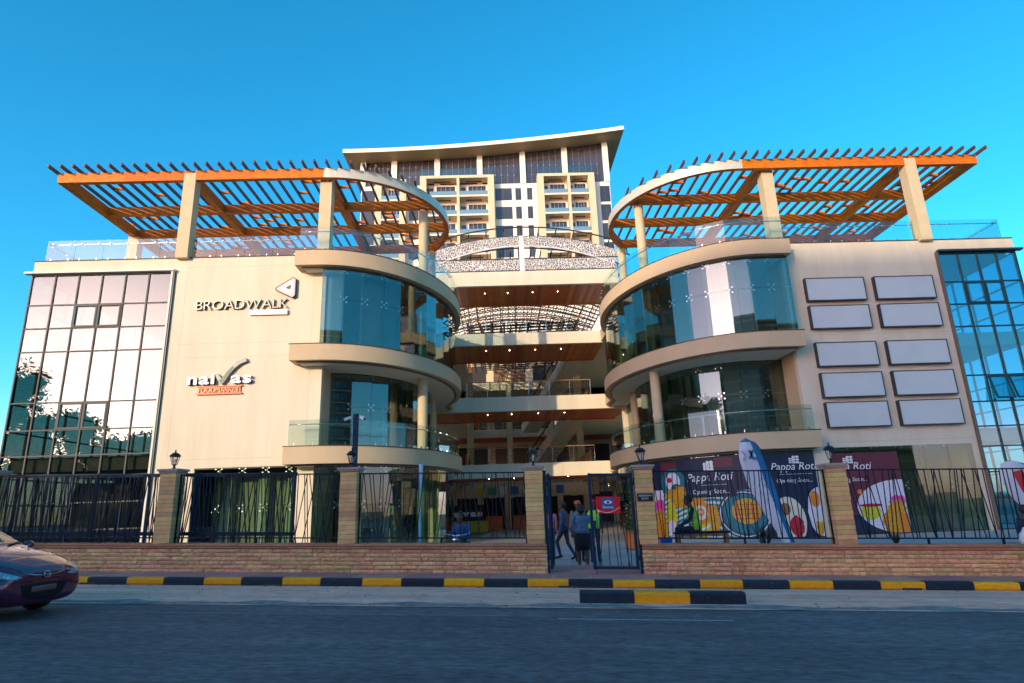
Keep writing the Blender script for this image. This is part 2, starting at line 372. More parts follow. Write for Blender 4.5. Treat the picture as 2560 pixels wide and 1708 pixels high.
# kerb stones, black and yellow
kb = strip('kerb', -1.52, -1.36, 0.02, M_['mortar'], -40, 40, 30)
KM = {}
def kerb_mesh(m, w=.18, h=.15):
    if m.name not in KM:
        b = MB(); pr = [(-w/2,-.12),(-w/2,h-.035),(-w/2+.012,h-.012),(-w/2+.035,h),(w/2,h),(w/2,-.12)]
        n = len(pr); b.add([(-.5,p[0],p[1]) for p in pr] + [(.5,p[0],p[1]) for p in pr], [tuple(range(n)), tuple(range(2*n-1,n-1,-1))] + [(i,i+n,(i+1)%n+n,(i+1)%n) for i in range(n)])
        KM[m.name] = b.mesh('kerb_stone', m)[0]
    return KM[m.name]
for k in range(-5, 14):
    u0 = -8.97 + 1.722*k
    for mm, a, L in ((M_['yellow'], 0, .83), (M_['black'], .83, .892)):
        piece('kerb_stone', kerb_mesh(mm), kb, SMAT(u0+a+L/2, -1.40+rnd.uniform(-.006,.006), rnd.uniform(-.012,.004)) @ Matrix.Diagonal((L-.008, 1, 1, 1)))
for uu in (-9.85, -5.75, 0.45, 7.1):
    sbox('drain_slot', kb, M_['coping'], -.18, .18, -.012, .02, -.02, .035, SMAT(uu, -1.485, 0))
kd = thing('kerb_divider', SP(2.03, -3.5, 0), 'short loose kerb of one yellow block between two black ones at the road edge', 'kerb')
for i, mm in enumerate((M_['black'], M_['yellow'], M_['black'])):
    piece('kerb_stone', kerb_mesh(mm), kd, SMAT(.65+.92*i+.46, -3.42, .02) @ Matrix.Diagonal((.915, 1.5, 1.05, 1)))

# ------------------------------------------------------------------ stone wall, pillars, fence
STONES = []
for k in range(9):
    b = MB(); nx, nz = 6, 3; r = random.Random(50+k)
    for i in range(nx+1):
        for j in range(nz+1):
            e = (i in (0, nx)) or (j in (0, nz))
            b.v.append((i/nx-.5, (0.0 if e else -1) * r.uniform(.25, 1.0), j/nz))
    for i in range(nx):
        for j in range(nz):
            a = i*(nz+1)+j; b.add([], []); b.f.append((a, a+nz+1, a+nz+2, a+1)); b.m.append(0)
    q = len(b.v); b.v += [(-.5,1.5,0),(.5,1.5,0),(.5,1.5,1),(-.5,1.5,1)]
    c = [0, nx*(nz+1), nx*(nz+1)+nz, nz]
    for i in range(4): b.f.append((c[i], q+i, q+(i+1)%4, c[(i+1)%4])); b.m.append(0)
    b.f.append((q+3,q+2,q+1,q)); b.m.append(0)
    STONES.append(b.mesh('stone', M_['stone'])[0])
def stone_wall(label, u0, u1, endface=0):
    t = thing('stone_wall', SP((u0+u1)/2, .2, 0), label, 'wall', 'low stone walls either side of the gate')
    n = int((u1-u0)/1.0); L = (u1-u0)/n
    for i in range(n):   # backing follows the slope
        pass
    M = SMAT((u0+u1)/2, 0, 0); hl = (u1-u0)/2
    sbox('backing', t, M_['mortar'], -hl+.02, hl-.02, .012, .40, -.3, .70, M)
    H = .635/7
    for c in range(7):
        u = u0
        while u < u1 - .02:
            w = rnd.choice((.16,.24,.3,.36,.42,.5,.58)) * rnd.uniform(.9, 1.12)
            if u1 - u - w < .14: w = u1 - u
            M = SMAT(u+w/2, rnd.uniform(-.012,.004), .005+c*H)
            piece('stone', rnd.choice(STONES), t, M @ Matrix.Diagonal((w-.010, rnd.uniform(.014,.030), H-.009, 1)))
            u += w
    if endface:
        for c in range(7):
            M = SMAT(u0-.012 if endface < 0 else u1+.012, .2, .005+c*H) @ Matrix.Rotation(R(-90 if endface < 0 else 90), 4, 'Z')
            piece('stone', rnd.choice(STONES), t, M @ Matrix.Diagonal((.4, .022, H-.009, 1)))
    u = u0 - .04
    while u < u1:
        L = min(1.22, u1+.04-u)
        sbox('coping_stone', t, M_['cap'], 0, L-.006, -.045, .45, .648, .692, SMAT(u, 0, 0))
        sbox('coping_stone', t, M_['cap'], 0, L-.006, -.065, .47, .705, .752, SMAT(u, 0, 0))
        u += L
    sbox('bed_joint', t, M_['coping'], u0-u0-.02, u1-u0, -.03, .43, .640, .707, SMAT(u0, 0, 0))
    return t
stone_wall('low stone wall with red coping running left from the gate', -14.6, 0.0, 1)
stone_wall('low stone wall with red coping running right from the gate', 2.20, 13.5, -1)
PU = [-14.12, -9.27, -4.69, -.22, 2.34, 6.68]
PLAB = ['stone pillar cut by the left picture edge behind the purple car', 'stone pillar with lantern left of the wall below the two shop signs', 'stone pillar with lantern and camera pole behind it',
        'stone pillar with lantern on the left side of the open gate', 'stone pillar with the PEDESTRIAN ENTRY plate right of the gate', 'stone pillar with lantern between the two food window prints']
LLAB = ['', 'black lantern on the pillar beside the tall dark glass wall', 'black lantern in front of the camera pole', 'black lantern on the pillar left of the open gate', 'black lantern on the pillar with the PEDESTRIAN ENTRY plate', 'black lantern on the pillar between the food window prints']
cap_me = None
M_['lampglass'] = glass('lantern_glass', (0.95,0.93,0.88), 0.12)
M_['bulb'] = mat('frosted_bulb', (0.85, 0.8, 0.65), 0.4)
def lantern_meshes():
    base = MB().lathe([(.055,0),(.055,.02),(.04,.03),(.028,.055),(.028,.09),(.04,.105),(.06,.12),(.06,.128)], 12)
    cage = MB()
    for k in range(6):
        a = math.pi*2*k/6; c, s = math.cos(a), math.sin(a)
        cage.bar((.058*c,.058*s,.125), (.108*c,.108*s,.335), .012, .012)
    cage.lathe([(.112,.332),(.118,.338),(.118,.348),(.10,.350)], 6)
    roof = MB().lathe([(.135,.345),(.138,.355),(.12,.385),(.085,.425),(.045,.448),(.02,.455),(.014,.465)], 12)
    fin = MB().lathe([(.012,.46),(.02,.475),(.012,.487),(.022,.50),(.010,.52),(.004,.54)], 8)
    pane = MB(); V = []
    for k in range(6):
        a = math.pi*2*k/6; V += [(.054*math.cos(a), .054*math.sin(a), .13), (.103*math.cos(a), .103*math.sin(a), .333)]
    pane.add(V, [(2*k, (2*k+2)%12, (2*k+3)%12, 2*k+1) for k in range(6)])
    bulb = MB().lathe([(.016,.13),(.016,.19),(.03,.22),(.034,.25),(.02,.28),(.004,.29)], 10)
    out = []
    for n, b, m in (('base',base,M_['dark2']),('cage',cage,M_['dark2']),('roof',roof,M_['dark2']),('finial',fin,M_['dark2']),('glass',pane,M_['lampglass']),('bulb',bulb,M_['bulb'])):
        out.append((n, b.mesh(n, m)[0]))
    return out
M_['dark2'] = mat('lantern_black', (0.010, 0.018, 0.026), 0.35, metal=0.3)
LM = lantern_meshes()
for i, u in enumerate(PU):
    base = SP(u, .21, .752)
    t = thing('stone_pillar', base, PLAB[i], 'pillar', 'stone pillars along the street wall')
    for c in range(16):
        j = rnd.uniform(-.004,.004); hw = .205 + rnd.uniform(-.003,.004)
        M = Matrix.Translation(base + Vector((0,0,.003+c*.104))) @ Matrix.Rotation(-SA + rnd.uniform(-.006,.006), 4, 'Z')
        sbox('stone_block', t, M_['blk'], -hw+j, hw+j, -hw, hw, 0, .097, M)
    sbox('core', t, M_['mortar'], -.196, .196, -.196, .196, 0, 1.66, Matrix.Translation(base) @ Matrix.Rotation(-SA, 4, 'Z'))
    Mc = Matrix.Translation(base + Vector((0,0,1.668))) @ Matrix.Rotation(-SA, 4, 'Z')
    sbox('cap', t, M_['capg'], -.235, .235, -.235, .235, 0, .045, Mc); sbox('cap', t, M_['capg'], -.265, .265, -.265, .265, .0465, .10, Mc)
    if LLAB[i]:
        l = thing('lantern', base + Vector((0,0,1.769)), LLAB[i], 'lantern', 'black lanterns on the stone pillars')
        for n, me in LM: piece(n, me, l, Matrix.Translation(base + Vector((0,0,1.769))) @ Matrix.Rotation(rnd.uniform(0,.6), 4, 'Z') @ Matrix.Diagonal((1,1,.92,1)))
def slant_bars(t, ua, ub, h0, h1, v, step, m, spread=.22, w=.016, seed=1, low=None):
    r = random.Random(seed); u = ua + .05; k = 0
    while u < ub - .03:
        s = r.choice((-1, 1, 0)) * r.uniform(.04, spread)
        a = min(max(u - s/2, ua+.02), ub-.02); c = min(max(u + s/2, ua+.02), ub-.02)
        lo = h0 if low is None else low
        dv = .018*(k % 3 - 1)
        sbar('bar', t, m, SP(a - s*(h0-lo)/(h1-h0), v+dv, lo), SP(c, v+dv, h1), w, w)
        u += step * r.uniform(.6, 1.4); k += 1
FL = ['black steel fence section at the far left behind the purple car', 'black steel fence section between the pillars below the orange shop sign', 'black steel fence section left of the open gate',
      'black steel fence section in front of the food prints and the seated guard', 'black steel fence section at the far right by the red flag']
SEC = [(PU[0]+.21, PU[1]-.21, .082, 11), (PU[1]+.21, PU[2]-.21, .088, 12), (PU[2]+.21, PU[3]-.21, .115, 13), (PU[4]+.21, PU[5]-.21, .098, 14), (PU[5]+.21, 13.2, .098, 15)]
for i, (ua, ub, st, sd) in enumerate(SEC):
    t = thing('fence_section', SP((ua+ub)/2, .2, .75), FL[i], 'fence', 'steel fence sections on the stone wall')
    sbar('top_rail', t, M_['navy'], SP(ua-.02, .2, 2.375), SP(ub+.02, .2, 2.375), .04, .03)
    sbar('bottom_rail', t, M_['navy'], SP(ua-.02, .2, .875), SP(ub+.02, .2, .875), .04, .03)
    slant_bars(t, ua, ub, .875, 2.375, .2, st, M_['navy'], .26, .017, sd, .76 if i < 2 else None)
    n = max(2, int((ub-ua)/1.4))
    for k in range(n+1):
        uu = ua + .02 + (ub-ua-.04)*k/n
        if k in (0, n): sbar('post', t, M_['navy'], SP(uu, .2, .753), SP(uu, .2, 2.39), .03, .03)
        else: sbar('foot', t, M_['navy'], SP(uu, .2, .753), SP(uu, .2, .86), .04, .04)
sg = thing('sliding_gate', SP(-10.3, .62, .1), 'tall dark sliding vehicle gate parked behind the fence at left', 'gate')
for h in (2.40, .95, .25): sbar('rail', sg, M_['navy2'], SP(-14.6, .66, h), SP(-6.25, .66, h), .05, .09)
for uu in (-14.2, -11.6, -8.9, -6.3): sbar('stile', sg, M_['navy2'], SP(uu, .66, .15), SP(uu, .66, 2.46), .09, .05)
slant_bars(sg, -14.2, -6.3, .25, 2.4, .66, .15, M_['navy2'], .34, .022, 77)
# ------------------------------------------------------------------ pedestrian gate
gp = thing('gate_leaf', SP(1.55, .12, .2), 'closed right leaf of the dark blue pedestrian gate carrying the red sign', 'gate')
def frame(t, pts, w, m, name):
    for a, b in pts: sbar(name, t, m, a, b, w, w*.8)
frame(gp, [(SP(1.09,.12,.20),SP(1.09,.12,2.34)), (SP(2.06,.12,.20),SP(2.06,.12,2.34)), (SP(1.055,.12,2.305),SP(2.095,.12,2.305)), (SP(1.055,.12,.235),SP(2.095,.12,.235))], .075, M_['navy2'], 'frame')
slant_bars(gp, 1.13, 2.03, .27, 2.27, .12, .095, M_['navy'], .3, .016, 21)
sbar('drop_bolt', gp, M_['navy'], SP(1.13,.10,.02), SP(1.13,.10,.7), .014, .014)
piece('latch', MB().box(-.05,.05,-.03,.03,-.09,.09).mesh('latch', M_['navy2'])[0], gp, SMAT(1.13,.08,1.18))
gl = thing('gate_leaf', SP(.10, .65, .2), 'open left leaf of the pedestrian gate swung inward', 'gate')
frame(gl, [(SP(.115,.14,.2),SP(.115,.14,2.34)), (SP(.135,1.1,.2),SP(.135,1.1,2.34)), (SP(.115,.10,2.305),SP(.135,1.14,2.305)), (SP(.115,.10,.235),SP(.135,1.14,.235))], .07, M_['navy2'], 'frame')
for k in range(8): sbar('bar', gl, M_['navy'], SP(.12, .22+k*.11+rnd.uniform(-.05,.05), .25), SP(.13, .22+k*.11+rnd.uniform(-.05,.05), 2.28), .016, .016)
for u, lab in ((.035, 'dark blue steel post on the left side of the gate opening'), (2.155, 'dark blue steel post the closed gate leaf hangs from')):
    t = thing('gate_post', SP(u, .12, 0), lab, 'post'); sbar('shaft', t, M_['navy2'], SP(u,.12,.02), SP(u,.12,2.40), .07, .07)
    sbox('cap', t, M_['navy2'], -.042, .042, -.042, .042, 2.40, 2.415, SMAT(u, .12, 0, False))
    for h in (.45, 2.1): piece('hinge', MB().lathe([(.018,-.05),(.018,.05)], 8).mesh('hinge', M_['navy2'])[0], t, SMAT(u + (.055 if u < 1 else -.05), .09, h, False))
def flat_text(name, body, size, m, parent, M, **kw):
    me = text_mesh(body, size, **kw); me.materials.clear(); me.materials.append(m)
    return piece(name, me, parent, M)
FRONT = Matrix.Rotation(R(90), 4, 'X')      # text plane -> faces -Y
M_['red'] = mat('red_sign', (0.62, 0.012, 0.02), 0.35, var=0.08, scale=5); M_['blue'] = mat('blue_sign', (0.015, 0.11, 0.32), 0.35); M_['wht'] = mat('white_print', (0.82, 0.82, 0.80), 0.5)
M_['plaque'] = mat('black_plate', (0.012, 0.02, 0.03), 0.3)
sx = thing('security_sign', SP(1.48, .06, 1.615), 'red security sign with a white eye in a blue square on the gate', 'sign')
SXM = SMAT(1.48, .055, 1.615)
def disc(name, parent, m, rx, rz, M, n=24, th=.002, arc=None):
    b = MB(); P = [(rx*math.cos(2*math.pi*k/n), rz*math.sin(2*math.pi*k/n)) for k in range(n)] if arc is None else arc
    k = len(P); b.add([(x,-th,z) for x,z in P] + [(x,0,z) for x,z in P], [tuple(range(k)), tuple(range(2*k-1,k-1,-1))] + [(i,i+k,(i+1)%k+k,(i+1)%k) for i in range(k)])
    return piece(name, b.mesh(name, m)[0], parent, M)
def rrect(w, h, r, n=5):
    P = []
    for cx, cz, a0 in ((w/2-r,h/2-r,0),(-w/2+r,h/2-r,90),(-w/2+r,-h/2+r,180),(w/2-r,-h/2+r,270)):
        P += [(cx+r*math.cos(R(a0+90*k/n)), cz+r*math.sin(R(a0+90*k/n))) for k in range(n+1)]
    return P
T3 = lambda x, y, z: Matrix.Translation((x, y, z))
disc('board', sx, M_['red'], 0, 0, SXM, th=.008, arc=rrect(.56, .38, .02))
disc('blue_panel', sx, M_['blue'], 0, 0, SXM @ T3(0,-.0085,.03), arc=rrect(.27, .25, .02))
eye = [(.10*t, .045*(1-t*t)) for t in [k/8-1 for k in range(17)]] + [(.10*t, -.040*(1-t*t)) for t in [1-k/8 for k in range(1,16)]]
disc('eye', sx, M_['wht'], 0, 0, SXM @ T3(0,-.011,.06), arc=eye); disc('iris', sx, M_['red'], .034, .034, SXM @ T3(0,-.0135,.06)); disc('pupil', sx, M_['plaque'], .014, .014, SXM @ T3(0,-.016,.06))
flat_text('lettering', 'Securex', .075, M_['wht'], sx, SXM @ T3(0,-.012,-.072) @ FRONT, align='CENTER', bold=.001)
sw = [(-.27+.54*k/16, .02-.14*math.sin(math.pi*min(1,.15+k/16*.8))) for k in range(17)]
disc('swoosh', sx, M_['wht'], 0, 0, SXM @ T3(0,-.0115,-.045), arc=sw + [(x, z-.010) for x, z in reversed(sw)])
disc('badge', sx, M_['wht'], .022, .022, SXM @ T3(-.225,-.0105,-.145))
pe = thing('entry_plate', SP(2.34, -.005, 1.78), 'small black plate reading PEDESTRIAN ENTRY on the gate pillar', 'sign')
PEM = SMAT(2.335, -.008, 1.785, False)
disc('board', pe, M_['plaque'], 0, 0, PEM, th=.008, arc=rrect(.36, .17, .008))
for s, z in (('PEDESTRIAN', .015), ('ENTRY', -.05)): flat_text('lettering', s, .052, M_['wht'], pe, PEM @ T3(0,-.010,z) @ FRONT, align='CENTER')
# camera pole
cp = thing('camera_pole', SP(-4.80, .75, .1), 'dark blue pole with two white security cameras behind the pillar', 'camera pole')
sbar('pole', cp, M_['navy2'], SP(-4.80,.75,-.02), SP(-4.80,.75,3.93), .12, .12)
M_['camw'] = mat('white_camera', (0.72,0.72,0.70), 0.4)
for s in (-1, 1):
    c = Vector((s*.16, -.05, 3.80)); Mp = SMAT(-4.80, .75, 0, False)
    b = MB().tube([(s*.06,0,3.83),(s*.12,-.02,3.845),(s*.17,-.04,3.835)], .014, 8); br = b.build('bracket', M_['camw'], cp, Mp)
    h = MB(); h.bar((s*.13,-.03,3.845), (s*.27,-.14,3.775), .075, .07); hd = h.build('camera', M_['camw'], cp, Mp)
    MB().bar((s*.268,-.1385,3.776), (s*.275,-.144,3.772), .055, .05).build('lens', M_['plaque'], hd, Mp)
# ------------------------------------------------------------------ shopping centre
FY = 27.0; CY = 34.6; YB = 41.0
LV = [4.45, 8.88, 13.30]; LT = .72
mall = thing('shopping_centre', (2, 34, 0), 'cream shopping centre with two curved glass corners around an open atrium', 'building')
SIDES = {-1: dict(cx=-8.1, d=1, xo=-21.25, xg=-14.85, xw=-7.8, le=-9.0), 1: dict(cx=12.3, d=-1, xo=24.95, xg=21.15, xw=13.6, le=13.68)}
def epath(s, a, b, x0, yback, n=48, y0=None):
    """plan polyline: from x0 on the front, round the ellipse, straight back to yback"""
    q = SIDES[s]; cx, d = q['cx'], q['d']; P = []
    if (x0 - cx)*d < 0: P.append((x0, CY - b)); t0 = 0.0
    else: t0 = math.asin(min(1, (x0-cx)*d/a))
    te = R(122) if yback > CY else math.pi/2
    for i in range(n+1):
        t = t0 + (te - t0)*i/n; P.append((cx + d*a*math.sin(t), CY - b*math.cos(t)))
    if yback > P[-1][1]: P.append((P[-1][0], yback))
    return P
def resample(P, step):
    L = [0]
    for a, b in zip(P, P[1:]): L.append(L[-1] + math.hypot(b[0]-a[0], b[1]-a[1]))
    n = max(1, round(L[-1]/step)); out = []
    j = 0
    for i in range(n+1):
        t = L[-1]*i/n
        while j < len(L)-2 and L[j+1] < t: j += 1
        f = (t-L[j])/max(1e-9, L[j+1]-L[j]); out.append((P[j][0]+(P[j+1][0]-P[j][0])*f, P[j][1]+(P[j+1][1]-P[j][1])*f))
    return out
def seg_box(name, parent, m, a, b, z0, z1, th, gap=.012, tilt=0.0):
    """upright thin box standing on plan segment a-b (shared unit cube)"""
    dx, dy = b[0]-a[0], b[1]-a[1]; L = math.hypot(dx, dy)
    M = Matrix.Translation(((a[0]+b[0])/2, (a[1]+b[1])/2, z0)) @ Matrix.Rotation(math.atan2(dy, dx) + rnd.uniform(-tilt, tilt), 4, 'Z') @ Matrix.Rotation(rnd.uniform(-tilt, tilt), 4, 'X') @ Matrix.Diagonal((L-gap, th, z1-z0, 1))
    return piece(name, unit_box(m), parent, M)
def _spider():
    b = MB(); b.lathe([(.03,-.05),(.035,.0),(.03,.05)], 8, ax='Y')
    for sx in (-1, 1):
        for sz in (-1, 1):
            b.bar((0,.01,0), (sx*.12,-.01,sz*.12), .022, .022); b.lathe([(.034,-.035),(.034,-.015)], 8, (sx*.13,0,sz*.13), 'Y')
    return b.mesh('spider_fitting', M_['steel'])[0]
SPIDER = _spider()
def wall_ring(P, off, z0, z1):
    b = MB(); Q = offset(P, off)
    for i in range(len(P)-1):
        b.add([(*P[i],z0),(*P[i+1],z0),(*P[i+1],z1),(*P[i],z1),(*Q[i],z0),(*Q[i+1],z0),(*Q[i+1],z1),(*Q[i],z1)],
              [(0,1,2,3),(7,6,5,4),(3,2,6,7),(0,4,5,1)] + ([(0,3,7,4)] if i == 0 else []) + ([(1,5,6,2)] if i == len(P)-2 else []))
    return b
def offset(P, off):
    out = []
    for i, p in enumerate(P):
        a = P[max(i-1,0)]; c = P[min(i+1,len(P)-1)]; dx, dy = c[0]-a[0], c[1]-a[1]; l = math.hypot(dx,dy) or 1
        out.append((p[0]-dy/l*off, p[1]+dx/l*off))
    return out
def balustrade(P, z, h, step, parent, name='balustrade', rail=True, inner=.06, m=None):
    """glass guard along a plan path with clamps and a steel handrail; s: side of the rail"""
    Q = resample(P, step); m = m or M_['glassB']
    rl = MB(); pts = [(p[0], p[1], z+h-.18) for p in resample(offset(P, inner), .5)]
    rl.tube(pts, .022, 8); rl.smooth = True
    bo = rl.build(name, M_['steel'], parent)
    for a, b in zip(Q, Q[1:]):
        seg_box('pane', bo, m, a, b, z+.02, z+h, .014, .02, .004)
        for f in (.2, .8):
            x = a[0]+(b[0]-a[0])*f; y = a[1]+(b[1]-a[1])*f; ang = math.atan2(b[1]-a[1], b[0]-a[0])
            Mz = Matrix.Translation((x,y,z)) @ Matrix.Rotation(ang,4,'Z')
            piece('clamp', unit_box(M_['steel']), bo, Mz @ Matrix.Translation((0,0,.0)) @ Matrix.Diagonal((.035,.05,.13,1)))
            piece('bracket', unit_box(M_['steel']), bo, Mz @ Matrix.Translation((0,inner/2*1,h-.19)) @ Matrix.Diagonal((.03,abs(inner)+.03,.03,1)))
    return bo
def glazing(P, z0, zs, z1, step, m, parent, fins=.24, name='glazing', finside=1, spiders=True):
    Q = resample(P, step)
    ch = wall_ring(Q, .06*finside, z1-.04, z1).build(name, M_['mull'], parent)
    wall_ring(Q, .06*finside, z0, z0+.05).build('sill_channel', M_['mull'], ch)
    for a, b in zip(Q, Q[1:]):
        for (za, zb) in ((z0+.05, zs), (zs, z1-.04)): seg_box('pane', ch, m, a, b, za+.006, zb-.006, .012, .014, .0035)
    O = offset(Q, finside*(fins/2+.03)); N_ = offset(Q, finside*.03)
    for i, (p, o) in enumerate(zip(Q, O)):
        ang = math.atan2(o[1]-p[1], o[0]-p[0])
        if fins: piece('glass_fin', unit_box(M_['fin']), ch, Matrix.Translation((o[0],o[1],z0+.05)) @ Matrix.Rotation(ang,4,'Z') @ Matrix.Diagonal((fins,.018,z1-z0-.1,1)))
        if spiders and 0 < i < len(Q)-1:
            for z in (zs, z1-.14): piece('spider_fitting', SPIDER, ch, Matrix.Translation((N_[i][0],N_[i][1],z)) @ Matrix.Rotation(ang-math.pi/2,4,'Z') @ Matrix.Diagonal((1,1,1 if z == zs else .7,1)))
    return ch
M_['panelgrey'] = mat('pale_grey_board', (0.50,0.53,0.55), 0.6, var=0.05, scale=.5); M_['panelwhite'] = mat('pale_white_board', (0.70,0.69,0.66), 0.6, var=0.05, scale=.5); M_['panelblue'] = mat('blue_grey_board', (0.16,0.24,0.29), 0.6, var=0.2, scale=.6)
for s, q in SIDES.items():
    cx, d, xo, xg, xw, le = q['cx'], q['d'], q['xo'], q['xg'], q['xw'], q['le']; xi = cx + d*6.0
    # ledges: floor slabs rounding the corner
    for k, z in enumerate(LV):
        P = [(le, FY+.02), (le, 26.1)] + epath(s, 6.0, 8.5, cx, YB) + [(le, YB)]
        P = [p for i, p in enumerate(P) if i == 0 or p != P[i-1]]
        sl_ = MB().prism(P, z-LT, z).build('ledge', M_['tan'], mall)
        smooth_by_angle(sl_.data, 30)
        edge = [(le-d*.03, 26.075), (cx, 26.075)] + epath(s, 6.025, 8.525, cx, YB)[1:]
        wall_ring(edge, .12*d, z+.002, z+.035).build('coping', M_['coping'], sl_)
        # recessed drip band under the fascia
        wall_ring([(le+d*.25, 26.33)] + epath(s, 5.72, 8.22, cx, YB)[1:], .1*d, z-LT-.06, z-LT+.004).build('drip_band', M_['bronze'], sl_)
        if k < 2 or True:
            so_ = [(le+d*.35, 26.5)] + epath(s, 5.6, 8.1, cx, YB)[1:] + [(le+d*.35, YB)]
            MB().prism(so_, z-LT-.075, z-LT-.01).build('soffit', M_['ceil'], sl_)
    # wing floors behind the flat facade
    for z in LV: sbox('floor_slab', mall, M_['ceil'], min(xo,le)+.16, max(xo,le)-.16, FY+.34, YB, z-.62, z-.02)
    sbox('ground_floor', mall, M_['floor'], min(xo,xi), max(xo,xi), FY-.3, YB, -.1, .085)
    sbox('roof_deck', mall, M_['white'], min(xo,le)+.1, max(xo,le)-.1, FY+.32, YB, 13.29, 13.33)
    # front wall
    w0, w1 = sorted((xg, xw))
    wl_ = MB(); wl_.box(w0, w1, FY, FY+.3, 3.75, 13.42)
    if s < 0: wl_.box(-14.85, -13.0, FY, FY+.3, 0, 3.75); 
    else: wl_.box(20.75, 21.15, FY, FY+.3, 0, 3.75)
    lo, hi = sorted((xo, xg)); wl_.box(lo, hi, FY-.002, FY+.3, 12.86, 13.42)
    wall = wl_.build('wall', M_['cream'], mall)
    sbox('wall_coping', wall, M_['coping'], min(xo,w0,w1)-.02, max(xo,w0,w1)+.02, FY-.04, FY+.34, 13.42, 13.46)
    if s < 0:
        for zz in (12.95, 8.62, 4.12): sbox('joint', wall, M_['joint'], -14.2, -9.0 if zz != 8.62 else -9.05, FY-.0025, FY, zz, zz+.014)
        for zz in (9.25,): sbox('joint', wall, M_['joint'], -14.2, -9.05, FY-.0025, FY, zz, zz+.014)
        for xx in (-14.2, -8.35): sbox('joint', wall, M_['joint'], xx, xx+.014, FY-.0025, FY, 4.12, 12.95)
    else:
        for zz in (8.86, 3.98): sbox('joint', wall, M_['joint'], 13.75, 21.1, FY-.0025, FY, zz, zz+.014)
    # jamb and return wall at the drum
    sbox('jamb', mall, M_['tan'], min(xw, xw-d*.25), max(xw, xw-d*.25), FY+.301, FY+2.6, .1, 12.55)
    sbox('party_wall', mall, M_['brown' if s < 0 else 'ceil'], min(xg, xg+d*.2), max(xg, xg+d*.2), FY+.32, YB, .1, 12.6)
    bw = MB().box(min(xg,cx+d*4.0), max(xg,cx+d*4.0), YB+.0, YB+.2, .1, 13.2); bw.build('back_wall', M_['cream'], mall)
    # outer side wall: glazed for 7 m (right) or 13 m (left) then solid
    yg = 40.0 if s < 0 else 35.5
    sbox('side_parapet', mall, M_['cream'], min(xo, xo+d*.3), max(xo, xo+d*.3), FY+.301, YB, 12.86, 13.42)
    sbox('side_wall', mall, M_['cream'], min(xo, xo+d*.3), max(xo, xo+d*.3), yg, YB, 0, 12.86)
    # curtain walls
    zs = [12.72, 11.28, 10.17, 9.08, 6.78, 5.58, 4.48, 3.6, 2.5, 1.4, .12]
    mm, gm = (M_['mull'], M_['glassL']) if s < 0 else (M_['mullteal'], M_['glassR'])
    nc = 6 if s < 0 else 4; xs = [xo + d*.02 + (xg - xo - d*.04)*i/nc for i in range(nc+1)]
    fr = MB()
    for x in xs: fr.box(x-.03, x+.03, FY-.02, FY+.10, .1, 12.78)
    for z in zs: fr.box(min(xs)-.03, max(xs)+.03, FY-.012, FY+.09, z-.028, z+.028)
    cw = fr.build('curtain_wall', mm, mall)
    e0, e1 = sorted((xo, xg))
    if s < 0:
        sbox('head_trim', cw, M_['white'], e0-.25, e1+.12, FY-.22, FY+.02, 12.76, 12.855)
        sbox('edge_trim', cw, M_['white'], xg-.02, xg+.06, FY-.14, FY+.02, .1, 12.76); sbox('edge_trim', cw, M_['dark'], xg+.065, xg+.12, FY-.10, FY+.02, .1, 12.76)
    else:
        sbox('head_trim', cw, M_['dark'], e0-.05, e1+.25, FY-.22, FY+.02, 12.76, 12.855); sbox('edge_trim', cw, M_['bronze'], xg-.14, xg-.03, FY-.12, FY+.02, .1, 12.76)
    for i in range(nc):
        a, b = sorted((xs[i], xs[i+1]))
        for j in range(len(zs)-1):
            z1, z0 = zs[j], zs[j+1]
            seg_box('pane', cw, gm, (a+.03, FY+.03), (b-.03, FY+.03), z0+.028, z1-.028, .012, .002, .0022)
            win = (s < 0 and i in (2, 3) and j in (1, 4)) or (s > 0 and i in (1, 2) and j in (1, 4))
            if win and not (s > 0 and j == 4):
                zt = z1 if j == 1 else z0+1.15*0+z1-.0
                zb = z0; zt = z1 if j == 1 else z1
                if j == 4: zb, zt = z0, z1
                wf = MB()
                for (p0,p1,p2,p3) in ((a+.03,b-.03,zb+.03,zb+.10),(a+.03,b-.03,zt-.10,zt-.03),(a+.03,a+.10,zb+.10,zt-.10),(b-.10,b-.03,zb+.10,zt-.10)): wf.box(p0,p1,FY-.045,FY+.02,p2,p3)
                wf.build('casement', mm, cw)
            if s > 0 and i in (1, 2) and j == 4:      # top-hung sashes pushed open
                Mw = Matrix.Translation(((a+b)/2, FY-.03, z1-.05)) @ Matrix.Rotation(R(-14), 4, 'X'); hw = (b-a)/2-.04; hh = z1-z0-.1
                wf = MB()
                for (p0,p1,p2,p3) in ((-hw,hw,-hh,-hh+.07),(-hw,hw,-.07,0),(-hw,-hw+.07,-hh+.07,-.07),(hw-.07,hw,-hh+.07,-.07)): wf.box(p0,p1,-.03,.03,p2,p3)
                so2 = wf.build('sash', mm, cw, Mw); sbox('pane', so2, gm, -hw+.07, hw-.07, -.006, .006, -hh+.07, -.07, Mw)
    ys = [FY+.12 + (yg-FY-.12)*i/(11 if s < 0 else 8) for i in range(12 if s < 0 else 9)]
    sf = MB(); xx = xo
    for y in ys: sf.box(xx-.05, xx+.05, y-.03, y+.03, .1, 12.86)
    for z in zs: sf.box(xx-.045, xx+.045, ys[0], ys[-1], z-.028, z+.028)
    sd = sf.build('curtain_wall', mm, mall)
    for j in range(len(zs)-1): sbox('pane', sd, M_['glassG'] if s < 0 else gm, xx-.006, xx+.006, ys[0]+.03, ys[-1]-.03, zs[j+1]+.028, zs[j]-.028)
